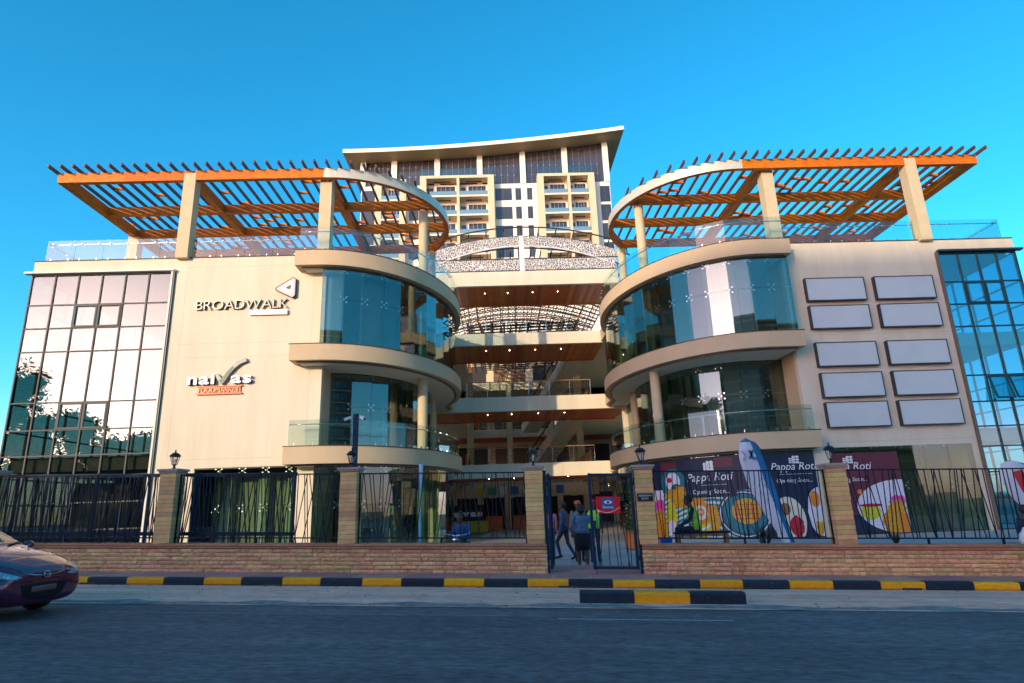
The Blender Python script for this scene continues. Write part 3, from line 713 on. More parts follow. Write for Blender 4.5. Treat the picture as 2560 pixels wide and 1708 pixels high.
    # drum glazing: upper storey at the ledge edge, middle storey set back behind a balcony, ground storey
    P = epath(s, 5.68, 8.18, xw, YB); glazing(P, LV[1]+.04, 11.05, LV[2]-LT-.02, .93, M_['glassD'], mall, finside=d)
    P = epath(s, 4.3, 6.1, xw, YB); glazing(P, LV[0]+.04, 6.5, LV[1]-LT-.075, .98, M_['glassD'], mall, finside=d)
    xg0 = xw if s < 0 else 13.4
    P = epath(s, 5.6, 8.1, xg0, YB); glazing(P, .09, 2.05, LV[0]-LT-.075, 1.0, M_['glassG'], mall, finside=d)
    # flat shopfront on the ground floor
    if s < 0: glazing([(-12.98, FY+.05), (-8.0, FY+.05)], .09, 2.05, 3.74, 1.0, M_['glassG'], mall, finside=1)
    else: glazing([(14.25, FY+.05), (20.72, FY+.05)], .09, 2.05, 3.92, 1.08, M_['glassG'], mall, finside=1)
    sbox('pier', mall, M_['cream'], *sorted((-8.65, -7.95) if s < 0 else (13.45, 14.2)), FY+.0-.35*(s > 0), FY+.299, 0, 3.72)
    # round columns
    for (px, py) in ((-3.75, 30.5), (-3.9, 36.0), (-9.0, 33.6)) if s < 0 else ((7.95, 30.5), (8.1, 36.2), (13.2, 33.6)):
        c = MB().lathe([(.245, .09), (.245, 17.36)] if px != -9.0 and px != 13.2 else [(.245,.09),(.245,12.5)], 20, (px, py, 0)); c.smooth = False
        co = c.build('column', M_['post'], mall); smooth_by_angle(co.data)
    # inner core walls of the drum storeys so the glass has something behind it
    for (z0, z1) in ((LV[1], 12.5), (LV[0], 8.1)):
        for k, (m_, w) in enumerate((('panelblue', .9), ('panelgrey', 1.0), ('panelwhite', 1.7), ('panelblue', 1.2)) if s > 0 else (('panelblue', 1.0), ('blackwall', 1.0), ('panelblue', 3.2))):
            pass
    sbox('core_wall', mall, M_['ceil'], *sorted((cx - d*1.2, cx + d*1.8)), 37.6, 37.8, .1, 12.5)
    # balustrades: roof terrace and first-floor balcony
    balustrade([(le+d*.12, 26.27)] + epath(s, 5.86, 8.36, cx, YB)[1:], LV[2]+.03, 1.15, 1.35, mall, inner=.09*d)
    balustrade([(le+d*.12, 26.27)] + epath(s, 5.86, 8.36, cx, YB)[1:], LV[0]+.03, 1.10, 1.35, mall, inner=.09*d)
    fb = [(xo+d*.35, YB-1), (xo+d*.35, FY+.12), (le-d*.1, FY+.12)]
    balustrade([fb[1], fb[2]], 13.46, 1.05, 1.35, mall, inner=.09*d); balustrade([fb[0], fb[1]], 13.46, 1.05, 1.6, mall, inner=.09*d)
M_['khaki'] = mat('khaki_partition', (.46,.41,.28), .8, var=.12, scale=.7)
kp = MB().box(-12.9, -8.8, 28.9, 29.05, .09, 3.6).build('partition', M_['khaki'], mall)
for x in (-12.2, -10.6, -9.3): sbox('pilaster', kp, M_['ceil'], x-.2, x+.2, 28.5, 28.89, .09, 3.6)
sbox('partition', mall, M_['khaki'], -20.9, -15.1, 31.5, 31.65, .09, 3.55); sbox('partition', mall, M_['ceil'], -17.6, -16.9, 29.3, 29.6, .09, 3.55)
sbox('partition', mall, M_['khaki'], -7.6, -3.2, 33.4, 33.55, .09, 3.5); sbox('partition', mall, M_['khaki'], 14.3, 20.6, 30.5, 30.65, .09, 3.6)
# boards added close behind the panes, toned to stand in for their reflections
def board(s, t0, t1, a, b, z0, z1, m):
    q = SIDES[s]; n = 6; P = [(q['cx']+q['d']*a*math.sin(R(t0+(t1-t0)*i/n)), CY-b*math.cos(R(t0+(t1-t0)*i/n))) for i in range(n+1)]
    wall_ring(P, .05, z0, z1).build('shop_board', m, mall)
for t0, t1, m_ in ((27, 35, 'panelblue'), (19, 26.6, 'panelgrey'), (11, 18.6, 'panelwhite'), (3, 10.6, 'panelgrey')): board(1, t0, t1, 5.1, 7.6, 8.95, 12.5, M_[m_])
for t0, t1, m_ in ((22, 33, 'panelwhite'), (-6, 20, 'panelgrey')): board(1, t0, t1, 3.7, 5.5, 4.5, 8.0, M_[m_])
for t0, t1, m_ in ((2, 11.5, 'panelblue'), (21, 40, 'panelblue')): board(-1, t0, t1, 5.0, 7.5, 8.95, 12.5, M_[m_])
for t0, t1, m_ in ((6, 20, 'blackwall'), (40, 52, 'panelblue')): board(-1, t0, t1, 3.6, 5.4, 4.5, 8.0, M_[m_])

# ------------------------------------------------------------------ atrium: bridges, galleries, back shops, canopy
XL, XR = -2.1, 6.3
def soffit_planks(parent, x0, x1, y0, y1, z, n):
    for i in range(n):
        a = x0 + (x1-x0)*i/n; b = x0 + (x1-x0)*(i+1)/n
        sbox('soffit_plank', parent, M_['soffit'], a+.004, b-.004, y0, y1, z-.02-.003*(i % 2), z)
def scroll_panel():
    b = MB(); r = random.Random(3)
    def ring(cx, cz, rr, n=14, a0=0, a1=360): b.tube([(cx+rr*math.cos(R(a0+(a1-a0)*k/n)), 0, cz+rr*math.sin(R(a0+(a1-a0)*k/n))) for k in range(n+1)], .011, 4, False)
    for sx in (-1, 1):
        for cz, cx, rr in ((.25,.18,.15),(.62,.2,.17),(.40,.45,.14),(.72,.47,.09),(.15,.48,.10)): ring(sx*cx, cz, rr); ring(sx*cx*1.05, cz+.02, rr*.5, 10, 0, 280)
    ring(0,.45,.11); ring(0,.78,.07)
    b.bar((0,0,.02),(0,0,.88),.012,.012)
    return b.mesh('scrollwork', M_['scroll'])[0]
M_['scroll'] = mat('wrought_scroll', (0.10,0.085,0.06), 0.5, metal=0.5); M_['railwood'] = mat('timber_handrail', (0.42,0.15,0.05), 0.4, var=0.15, scale=4)
SCROLL = scroll_panel()
def bridge_rail(parent, x0, x1, y, z):
    n = max(1, round((x1-x0)/1.35)); st = (x1-x0)/n
    sbar('handrail', parent, M_['railwood'], (x0,y,z+1.05), (x1,y,z+1.05), .07, .05)
    sbar('lower_rail', parent, M_['scroll'], (x0,y,z+.12), (x1,y,z+.12), .03, .03)
    for i in range(n+1): sbar('baluster', parent, M_['steel'], (x0+st*i,y,z), (x0+st*i,y,z+1.03), .03, .03)
    for i in range(n): piece('scrollwork', SCROLL, parent, Matrix.Translation((x0+st*(i+.5), y, z+.12)) @ Matrix.Diagonal((st/1.35,1,1,1)))
for (zt, zb, y1, rail, xa, xb) in ((18.0, 16.95, 46.0, 0, -4.4, 8.8), (13.42, 12.58, 46.6, 1, -3.3, 7.5), (8.95, 7.98, 46.6, 1, -4.6, 8.8), (4.50, 3.62, 46.0, 1, -3.3, 7.5)):
    br = MB().box(xa, xb, YB+.21, YB+.5, zb, zt).build('bridge', M_['cream'], mall)
    sbox('deck', br, M_['floor'], xa, xb, YB+.5, y1, zt-.2, zt-.03)
    sbox('back_fascia', br, M_['soffit'], xa, xb, y1-.2, y1, zb-.02, zt-.21)
    soffit_planks(br, xa, xb, YB+.5, y1-.2, zb+.06, 44)
    for k, fx in enumerate((.16, .36, .58, .8)):
        MB().lathe([(.032,0),(.032,.012)], 10, (XL+(XR-XL)*fx, YB+1.9, zb+.02)).build('downlight', M_['lamp'], br)
    if rail: bridge_rail(br, XL, XR, YB+.32, zt)
# pillars between roof bridge and pergolas, arched screen
def perforated(name):
    m = bpy.data.materials.new(name); m.use_nodes = True; nt = m.node_tree; N = nt.nodes; L = nt.links
    p = N['Principled BSDF']; p.inputs['Base Color'].default_value = (.78,.77,.74,1); p.inputs['Roughness'].default_value = .6
    g = N.new('ShaderNodeNewGeometry'); v = N.new('ShaderNodeTexVoronoi'); v.feature = 'DISTANCE_TO_EDGE'; v.inputs['Scale'].default_value = 5.2; L.new(g.outputs['Position'], v.inputs['Vector'])
    w = N.new('ShaderNodeTexWave'); w.wave_type = 'BANDS'; w.inputs['Scale'].default_value = 3.4; w.inputs['Distortion'].default_value = 9; L.new(g.outputs['Position'], w.inputs['Vector'])
    lt = N.new('ShaderNodeMath'); lt.operation = 'GREATER_THAN'; lt.inputs[1].default_value = .055; L.new(v.outputs['Distance'], lt.inputs[0])
    l2 = N.new('ShaderNodeMath'); l2.operation = 'GREATER_THAN'; l2.inputs[1].default_value = .20; L.new(w.outputs['Fac'], l2.inputs[0])
    mu = N.new('ShaderNodeMath'); mu.operation = 'MULTIPLY'; L.new(lt.outputs[0], mu.inputs[0]); L.new(l2.outputs[0], mu.inputs[1])
    t = N.new('ShaderNodeBsdfDiffuse'); t.inputs[0].default_value = (.025,.025,.03,1); ms = N.new('ShaderNodeMixShader'); L.new(mu.outputs[0], ms.inputs[0]); L.new(p.outputs[0], ms.inputs[1]); L.new(t.outputs[0], ms.inputs[2]); L.new(ms.outputs[0], N['Material Output'].inputs['Surface'])
    return m
M_['screen'] = perforated('perforated_white_screen'); M_['whitepaint'] = mat('white_paint', (.78,.77,.74), .5)
sc_ = thing('arched_screen', (2, YB, 18), 'white perforated arched screen over the roof bridge between the pergolas', 'screen')
AX0, AX1, AXC = -5.6, 9.6, 2.0
arch = lambda x, zt: 18.95 + (zt-18.95)*max(0, 1-((x-AXC)/7.4)**2)
sbox('band', sc_, M_['screen'], AX0+1, AXC-.18, YB+.26, YB+.275, 18.1, 18.93); sbox('band', sc_, M_['screen'], AXC+.18, AX1-.8, YB+.26, YB+.275, 18.1, 18.93)
for s in (-1, 1):
    b = MB(); n = 20
    for i in range(n):
        xa = AXC + s*(.16 + 7.2*i/n); xb = AXC + s*(.16 + 7.2*(i+1)/n)
        lo = lambda x: max(19.0, 18.6 + (19.95-18.6)*(1-((x-AXC)/6.2)**2)); hi = lambda x: max(lo(x)+.05, 19.0 + (20.72-19.0)*(1-((x-AXC)/8.2)**2))
        b.add([(xa,YB+.26,lo(xa)),(xb,YB+.26,lo(xb)),(xb,YB+.26,hi(xb)),(xa,YB+.26,hi(xa)),(xa,YB+.275,lo(xa)),(xb,YB+.275,lo(xb)),(xb,YB+.275,hi(xb)),(xa,YB+.275,hi(xa))], [(0,1,2,3),(7,6,5,4),(3,2,6,7),(0,4,5,1)])
    b.build('arch_panel', M_['screen'], sc_)
    e = MB().tube([(AXC+s*(.1+6.4*k/16), YB+.25, 18.6+(19.95-18.6)*(1-((.1+6.4*k/16)/6.2)**2)) for k in range(16)], .045, 6); e.build('arch_rim', M_['whitepaint'], sc_)
sbox('mullion_post', sc_, M_['whitepaint'], AXC-.17, AXC+.17, YB+.2, YB+.32, 18.02, 20.75)
sbar('rail', sc_, M_['dark'], (AX0+.8,YB+.24,18.96), (AX1-.6,YB+.24,18.96), .06, .06); sbar('rail', sc_, M_['dark'], (AX0+.8,YB+.24,18.06), (AX1-.6,YB+.24,18.06), .05, .06)
# vaulted canopy ribs over the atrium behind the screen
cn = thing('atrium_canopy', (2, 50, 17), 'dark steel lattice canopy vaulting over the atrium', 'canopy')
vz = lambda x: 19.3 + 1.75*(1-((x-AXC)/8.2)**2)
for y in [YB+1+2.1*k for k in range(11)]:
    MB().tube([(AXC-8+16*k/20, y, vz(AXC-8+16*k/20)) for k in range(21)], .06, 6).build('rib', M_['dark'], cn)
for k in range(13):
    x = AXC-7.6+15.2*k/12
    sbar('purlin', cn, M_['dark'], (x,YB-.2,vz(x)+.13), (x,64,vz(x)+.13), .06, .08)
    sbar('stub', cn, M_['dark'], (x,YB+.2,vz(x)-.3), (x,YB+.2,vz(x)+.15), .09, .09)
MB().tube([(AXC-7.6+15.2*k/24, YB-.15, vz(AXC-7.6+15.2*k/24)+.2) for k in range(25)], .05, 6).build('edge_tube', M_['dark'], cn)
# lattice truss hung further back (seen under the roof bridge)
tr = MB(); r_ = random.Random(5)
for k in range(13):
    y = 47.0 + k*1.05; z = 15.6 + .05*k
    tr.bar((-2.4,y,z),(6.6,y,z+.3),.12,.12); tr.bar((-2.4,y,z-1.3),(6.6,y,z-1.1),.10,.10)
    for j in range(12):
        x = -2.2+j*.75; tr.bar((x,y,z-1.3),(x+.37,y,z+.05),.06,.06); tr.bar((x+.37,y,z+.05),(x+.75,y,z-1.3),.06,.06)
for j in range(10):
    x = -2.2+j*.95; tr.bar((x,46.5,15.75),(x+.2,60.5,16.2),.13,.13); tr.bar((x,46.5,14.3),(x+.2,60.5,14.8),.12,.12)
for k in range(16):
    y = 46.0 + k*1.1
    for j in range(20):
        xa = AXC-7.6+.76*j; xb = xa+.76; tr.bar((xa,y,vz(xa)-.75),(xb,y,vz(xb)-.75),.09,.09); tr.bar((xa,y,vz(xa)-.75),(xb,y,vz(xb)-.05),.05,.05)
for j in range(21): x = AXC-7.6+.76*j; tr.bar((x,YB+2,vz(x)-.72),(x,63,vz(x)-.72),.08,.08)
tr.build('lattice_truss', M_['dark'], cn)
# galleries round the atrium
gal = MB(); YE = 63.0
for z in (4.45, 8.9, 13.4):
    for (a, b, c, d_) in ((-14, XL-.4, YB+.5, YE), (XR+.4, 18, YB+.5, YE), (-14, 18, YE-4.6, YE)):
        gal.box(a, b, c, d_, z-.75, z)
gal.build('gallery_slab', M_['cream'], mall)
for z in (4.45, 8.9):
    sbox('gallery_soffit', mall, M_['soffit'], XL-6, XR+6, YE-4.5, YE-.5, z-.79, z-.755)
bk = MB().box(-14, 18, YE, YE+.4, 0, 19.0).build('back_wall', M_['post'], mall)
for z0, h in ((.1, 2.9), (4.5, 3.2), (8.95, 3.3), (13.45, 2.6)):
    for k in range(6):
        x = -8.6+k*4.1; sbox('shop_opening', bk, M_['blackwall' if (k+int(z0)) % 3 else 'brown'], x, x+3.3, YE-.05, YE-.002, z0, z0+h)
        for j in range(3): MB().lathe([(.035,0),(.035,.02)], 8, (x+.5+j*1.1, YE-1.6, z0+h+.52 if z0 > 4 else z0+h+.5)).build('downlight', M_['lamp'], bk)
for x in (-2.4, 1.0, 5.0, 6.8):
    for (y, z1) in ((52.0, 13.0), (58.2, 16.5)):
        if (x in (1.0, 5.0)) == (y == 58.2): sbox('square_column', mall, M_['post'], x-.27, x+.27, y-.27, y+.27, 0.05, z1)
for z in (4.45, 8.9):
    rl = thing and MB().box(XL-.3, XR+.3, YE-4.7, YE-4.62, z+1.0, z+1.06).build('gallery_rail', M_['railwood'], mall)
    for k in range(8): x = XL+.2+k*1.15; sbox('post', rl, M_['wood'], x-.06, x+.06, YE-4.72, YE-4.6, z, z+1.0)
    sbox('pane', rl, M_['glassG'], XL-.2, XR+.2, YE-4.67, YE-4.655, z+.05, z+.98)
for s, x in ((-1, XL-.35), (1, XR+.35)):
    for z in (4.5, 8.95, 13.42):
        g2 = MB().box(x-.03, x+.03, YB+4.4, YE-4.8, z+1.0, z+1.06).build('gallery_rail', M_['railwood'], mall)
        for k in range(9): y = YB+4.6+k*1.45; sbox('post', g2, M_['wood'], x-.05, x+.05, y-.05, y+.05, z, z+1.0)
        sbox('pane', g2, M_['glassG'], x-.008, x+.008, YB+4.4, YE-4.8, z+.05, z+.98)
# escalators on the right of the atrium
for (p0, p1) in (((2.6,55.5,4.5),(6.0,46.2,8.95)), ((2.8,56.5,8.95),(6.1,47.4,13.4))):
    a, b = Vector(p0), Vector(p1); e = MB(); e.bar(a+Vector((0,0,-.35)), b+Vector((0,0,-.35)), 1.5, .75)
    es = e.build('escalator', M_['cream'], mall); d_ = (b-a); side = d_.cross(Vector((0,0,1))).normalized()*.68
    for sg_ in (-1, 1):
        f = MB(); f.bar(a+side*sg_+Vector((0,0,.95)), b+side*sg_+Vector((0,0,.95)), .09, .07); f.build('handrail', M_['blackwall'], es)
        for k in range(11): c = a+d_*(k/10)+side*sg_; sbar('baluster', es, M_['wood'], c+Vector((0,0,.02)), c+Vector((0,0,.93)), .16, .05)
# ground floor of the atrium: supermarket front with counters
sbox('atrium_floor', mall, M_['floor'], XL-6, XR+6, 27.6, YE, -.1, .08)
M_['orange'] = mat('orange_counter', (.62,.16,.02), .5, var=.2, scale=2); M_['shopgreen'] = mat('green_panel', (.05,.28,.10), .5); M_['shopyellow'] = mat('yellow_panel', (.62,.42,.03), .5)
sf_ = MB().box(XL-1.8, XR+1.5, 50.2, 50.5, 2.55, 3.55).build('shopfront_beam', M_['post'], mall)
for k in range(6): x = XL-1.6+k*2.1; sbox('shopfront_pier', sf_, M_['post'], x-.22, x+.22, 50.15, 50.55, .05, 2.55)
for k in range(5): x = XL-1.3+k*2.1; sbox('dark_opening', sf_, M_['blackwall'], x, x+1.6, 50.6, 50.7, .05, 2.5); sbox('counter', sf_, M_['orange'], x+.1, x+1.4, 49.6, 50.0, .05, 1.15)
for k, m_ in enumerate(('shopyellow','shopgreen','ceil','blue','ceil','blue','shopyellow','blue')): x = XL+.2+k*.9; sbox('fascia_panel', sf_, M_[m_], x, x+.6, 50.05, 50.14, 2.75, 3.35)
# ------------------------------------------------------------------ roof pergolas
M_['curve'] = mat('cream_metal_fascia', (0.66, 0.60, 0.47), 0.35, metal=0.15, var=0.05, scale=1.5)
def pergola(s, label):
    q = SIDES[s]; cx, d = q['cx'], q['d']; xo = -20.7 if s < 0 else 24.05
    t = thing('pergola', (cx, 31, 13.4), label, 'pergola', 'timber pergolas on the roof terraces')
    z0, z1 = 17.35, 17.85; ec = 32.5; ea, eb = 5.55, 5.75
    yf = lambda x: 26.75 if (x-cx)*d <= 0 else ec - eb*math.sqrt(max(0, 1-((x-cx)/ea)**2))
    yb = lambda x: 36.6 if (x-cx)*d <= 0 else min(36.6, ec + eb*math.sqrt(max(0, 1-((x-cx)/ea)**2)))
    ye = lambda y, w=0: cx + d*(ea-w)*math.sqrt(max(0, 1-((y-ec)/eb)**2))
    # straight edge beam in butted lengths, then the curved end
    n = 4
    for i in range(n):
        a = xo + (cx-xo)*i/n; b = xo + (cx-xo)*(i+1)/n; lo, hi = sorted((a, b))
        sbox('front_beam', t, M_['wood'], lo+.002, hi-.002, 26.75, 27.0, z0, z1)
    c = MB(); N = 44; ring = []
    for k in range(N+1):
        a = R(0 + 132*k/N); ring.append(((cx+d*ea*math.sin(a), ec-eb*math.cos(a)), (cx+d*(ea-.24)*math.sin(a), ec-(eb-.24)*math.cos(a))))
    for (o0, i0), (o1, i1) in zip(ring, ring[1:]):
        c.mi = 0; c.add([(*o0,z0),(*o1,z0),(*o1,z1),(*o0,z1)], [(0,1,2,3)])
        c.mi = 1; c.add([(*i0,z0),(*i1,z0),(*i1,z1),(*i0,z1)], [(3,2,1,0)]); c.add([(*o0,z0),(*o1,z0),(*i1,z0),(*i0,z0)], [(0,1,2,3)]); c.add([(*o0,z1),(*o1,z1),(*i1,z1),(*i0,z1)], [(3,2,1,0)])
    for e, fl in ((ring[0],0),(ring[-1],1)): c.add([(*e[0],z0),(*e[1],z0),(*e[1],z1),(*e[0],z1)], [(0,1,2,3)])
    cb = c.build('curved_beam', [M_['curve'], M_['wood']], t); smooth_by_angle(cb.data, 30)
    for y in (30.2, 32.95, 35.9):
        xe = ye(y+.12, .2); lo, hi = sorted((xo, xe))
        nn = 3
        for i in range(nn): a = lo+(hi-lo)*i/nn; b = lo+(hi-lo)*(i+1)/nn; sbox('cross_beam', t, M_['wood'], a+.002, b-.002, y, y+.26, z0+.03, z1-.002)
    if s < 0: xc = [xo, -14.45, -8.05]
    else: xc = [xo, 20.65, 13.4]
    for x in xc:
        for (ya, yb_) in ((27.002, 30.198), (30.262, 32.948), (33.212, 35.898)): sbox('side_beam', t, M_['wood'], x-.15+(.15*d if x == xo else 0), x+.15+(.15*d if x == xo else 0), ya, yb_, z0+.012, z1-.004)
    # rafters over the beams
    st = .563; k = 0; xs = []
    while True:
        x = xo - d*.12 + d*st*k; k += 1
        if (x-cx)*d > ea-.35: break
        xs.append(x)
    for x in xs: sbox('rafter', t, M_['rafter'], x-.037, x+.037, yf(x)-.55, yb(x)-.02+.25, z1+.004, z1+.165)
    for a, b in zip(xs, xs[1:]):
        for _ in range(rnd.choice((2,3,3,4))):
            y = rnd.uniform(max(yf(a),yf(b))+.6, min(yb(a),yb(b))-.4)
            lo, hi = sorted((a, b)); sbox('blocking', t, M_['wood'], lo+.039, hi-.039, y, y+.09, z1+.012, z1+.15)
    posts = ([(-14.45, 27.0), (-8.05, 27.35), (-20.55, 33.08), (-20.55, 36.0), (-14.45, 36.0), (-8.05, 36.0)] if s < 0 else
             [(20.65, 27.0), (13.62, 27.35), (13.4, 36.0), (20.65, 36.0), (23.9, 36.0)])
    for x, y in posts:
        f = y < 28; sbox('post', t, M_['post'], x-.28, x+.28, y-.28+.02, y+.28, 13.36, 17.72 if f else z0+.02)
    return t
pergola(-1, 'orange timber pergola with rounded end on the left roof terrace')
pergola(1, 'orange timber pergola with rounded end on the right roof terrace')

# ------------------------------------------------------------------ signs on the facade
M_['chrome'] = mat('grey_sign_metal', (0.30,0.285,0.24), 0.4, metal=0.3); M_['signside'] = mat('dark_sign_return', (0.05,0.04,0.03), 0.5)
M_['lit'] = mat('white_sign_face', (0.86,0.84,0.86), 0.4); M_['dgreen'] = mat('dark_green_sign', (0.01,0.07,0.05), 0.4); M_['tickgrey'] = mat('grey_tick', (0.30,0.31,0.26), 0.4); M_['osign'] = mat('orange_sign', (0.66,0.11,0.006), 0.4)
def letters(word, x0, x1, z0, h, y, parent, m, mside, depth=.06, **kw):
    """each letter a part; the word is fitted to x0..x1"""
    ms = []; xs = []; pen = 0
    for ch in word:
        me = text_mesh(ch, h*1.38, depth=depth, **kw); w = max((v.co.x for v in me.vertices), default=.3); l = min((v.co.x for v in me.vertices), default=0)
        ms.append((me, pen - l)); pen += (w-l) + h*.10
    sc = (x1-x0)/(pen-h*.10)
    for ch, (me, px) in zip(word, ms):
        me.materials.clear(); me.materials.append(m); me.materials.append(mside)
        me.polygons.foreach_set('material_index', [0 if abs(p.normal.z) > .7 else 1 for p in me.polygons])
        piece('letter', me, parent, Matrix.Translation((x0+px*sc, y, z0)) @ Matrix.Diagonal((sc,1,1,1)) @ FRONT)
bs = thing('facade_sign', (-11.4, FY-.08, 10.6), 'BROADWALK sign in grey letters with a pink and white triangle', 'sign')
letters('BROADWALK', -13.6, -9.45, 10.83, .46, FY-.075, bs, M_['chrome'], M_['signside'], .055, bold=-.006)
bt = MB().box(-11.15, -9.46, FY-.13, FY-.012, 10.52, 10.74).build('tagline_board', M_['lit'], bs)
flat_text('lettering', 'Discover. Connect. Live', .155, mat('pale_violet_print', (.55,.5,.6), .5), bt, T3(-11.07, FY-.134, 10.58) @ FRONT)
def tri_loop(pts, inner, y0, y1, m, name, parent):
    b = MB(); n = len(pts)
    b.add([(x,y0,z) for x,z in pts] + [(x,y0,z) for x,z in inner] + [(x,y1,z) for x,z in pts] + [(x,y1,z) for x,z in inner],
          [(i,(i+1)%n,n+(i+1)%n,n+i) for i in range(n)] + [(i,2*n+i,2*n+(i+1)%n,(i+1)%n) for i in range(n)] + [(n+i,n+(i+1)%n,3*n+(i+1)%n,3*n+i) for i in range(n)] + [(2*n+i,3*n+i,3*n+(i+1)%n,2*n+(i+1)%n) for i in range(n)])
    return b.build(name, m, parent)
pk = mat('pink_sign_face', (.80,.52,.56), .4); ly = mat('pale_yellow_face', (.84,.80,.55), .4)
outer = [(-10.05,11.78),(-9.28,12.28),(-9.14,12.22),(-9.14,11.38),(-9.26,11.28),(-10.05,11.68)]
def scp(P, k, c=(-9.42,11.80)): return [(c[0]+(x-c[0])*k, c[1]+(z-c[1])*k) for x, z in P]
tri_loop(outer, scp(outer,.93), FY-.17, FY-.01, M_['signside'], 'triangle_rim', bs)
tri_loop(scp(outer,.925), scp(outer,.62), FY-.155, FY-.02, pk, 'triangle_outer', bs); tri_loop(scp(outer,.615), scp(outer,.27), FY-.165, FY-.02, M_['lit'], 'triangle_inner', bs)
ns = thing('facade_sign', (-12.2, FY-.08, 7.2), 'white naivas sign with a green tick', 'sign')
letters('nai', -13.62, -12.42, 7.38, .50, FY-.10, ns, M_['lit'], M_['signside'], .085, bold=.02)
letters('as', -11.72, -10.82, 7.40, .50, FY-.10, ns, M_['lit'], M_['signside'], .085, bold=.02)
def ribbon(P, w, y0, y1, m, name, parent):
    b = MB(); V = []
    for i, (x, z) in enumerate(P):
        a = P[max(i-1,0)]; c = P[min(i+1,len(P)-1)]; dx, dz = c[0]-a[0], c[1]-a[1]; l = math.hypot(dx,dz); ww = w[i] if isinstance(w, list) else w
        nx, nz = -dz/l*ww/2, dx/l*ww/2
        V += [(x+nx,y0,z+nz),(x-nx,y0,z-nz),(x+nx,y1,z+nz),(x-nx,y1,z-nz)]
    F = []
    for i in range(len(P)-1):
        o = 4*i; F += [(o,o+1,o+5,o+4),(o+2,o+6,o+7,o+3),(o,o+4,o+6,o+2),(o+1,o+3,o+7,o+5)]
    F += [(0,2,3,1),(4*len(P)-4,4*len(P)-3,4*len(P)-1,4*len(P)-2)]
    return b.add(V, F).build(name, m, parent)
TK = [(-12.38,7.80),(-12.20,7.55),(-12.12,7.42),(-12.0,7.62),(-11.85,7.88),(-11.66,8.12),(-11.42,8.32),(-11.12,8.44)]
ribbon(TK, [.12,.18,.20,.19,.17,.17,.17,.16], FY-.16, FY-.02, M_['tickgrey'], 'tick', ns); ribbon(TK[1:6], [.14,.17,.16,.14,.08], FY-.168, FY-.1605, M_['dgreen'], 'tick_fill', ns)
fs = thing('facade_sign', (-12.2, FY-.08, 6.9), 'orange FOODMARKET sign under the white naivas sign', 'sign')
sbox('panel', fs, M_['osign'], -13.14, -11.3, FY-.06, FY-.015, 6.98, 7.26); sbox('bar', fs, M_['osign'], -13.2, -11.22, FY-.10, FY-.012, 7.262, 7.30); sbox('bar', fs, M_['osign'], -13.2, -11.22, FY-.10, FY-.012, 6.92, 6.978)
letters('FOODMARKET', -13.1, -11.34, 7.0, .24, FY-.085, fs, mat('pale_orange_letter', (.90,.44,.18), .4), M_['osign'], .02, bold=-.004)
# ten blank light boxes
M_['lbox'] = mat('blank_grey_panel', (0.58,0.61,0.60), 0.30, var=0.04, scale=.8)
RN = ['top', 'second', 'third', 'fourth', 'bottom']
for i, zt in enumerate((11.57, 10.22, 8.46, 7.05, 5.72)):
    for j, (xa, xb) in enumerate(((14.45, 17.24), (17.72, 20.52))):
        t = thing('blank_sign_panel', ((xa+xb)/2, FY-.1, zt-1.12), 'blank grey sign panel, %s row, %s of the pair' % (RN[i], ('left', 'right')[j]), 'sign panel', 'blank sign panels on the right wall')
        sbox('face', t, M_['lbox'], xa+.035, xb-.035, FY-.20, FY-.03, zt-1.085, zt-.035)
        for nm, a, b, c, e in (('frame',xa,xb,zt-.035,zt),('frame',xa,xb,zt-1.12,zt-1.085),('frame',xa,xa+.035,zt-1.085,zt-.035),('frame',xb-.035,xb,zt-1.085,zt-.035)): sbox(nm, t, M_['dark'], a, b, FY-.225, FY-.003, c, e)
# sign inside the atrium
ins = thing('shop_sign', (-3.4, 45.9, 1.2), 'white naivas letters inside the ground floor, only the end showing', 'sign')
letters('naivas', -4.0, -1.35, 1.22, .42, 46.0, ins, M_['lit'], M_['lit'], .03, bold=.03)
sbox('backing', ins, M_['blackwall'], -4.2, -1.2, 46.05, 46.12, .9, 2.0); sbox('stand', ins, M_['shopyellow'], -4.1, -1.0, 46.06, 46.4, .085, .88)

# ------------------------------------------------------------------ apartment tower behind
TY = 85.0
tw = thing('apartment_tower', (0, TY+6, 0), 'tall white apartment tower with balconies and an upswept roof behind the atrium', 'building')
MB().box(-19.9, 18.1, TY, TY+13, 0, 49.75).build('wall', M_['white'], tw)
roofz = lambda x: 53.9 + 3.1*max(0, (x+22.2)/42.6)**1.9
rf = MB(); n = 32
for i in range(n):
    xa = -22.2+42.6*i/n; xb = -22.2+42.6*(i+1)/n; a, b = roofz(xa), roofz(xb)
    rf.add([(xa,82.2,a),(xb,82.2,b),(xb,82.2,b+.62),(xa,82.2,a+.62),(xa,TY+15.5,a),(xb,TY+15.5,b),(xb,TY+15.5,b+.62),(xa,TY+15.5,a+.62)], [(0,1,2,3),(7,6,5,4),(3,2,6,7),(4,5,1,0)] + ([(0,3,7,4)] if i == 0 else []) + ([(1,5,6,2)] if i == n-1 else []))
M_['roofs'] = mat('roof_soffit', (0.42,0.31,0.17), .5); M_['fascia'] = mat('roof_fascia', (.80,.70,.52), .5)
ro = rf.build('roof', [M_['roofs'], M_['fascia']], tw)
ro.data.polygons.foreach_set('material_index', [1 if p.normal.y < -.7 or p.normal.z > .7 else 0 for p in ro.data.polygons])
cxs = [-19.7, -14.96, -8.36, -1.83, 4.81, 11.35, 17.75]
for x in cxs: sbox('column', tw, M_['white'], x-.42, x+.42, TY-.15, TY+.6, 49.75, roofz(x)+.05)
sbox('attic_back', tw, M_['blackwall'], -19.5, 17.7, TY+3.5, TY+3.7, 49.75, 53.9)
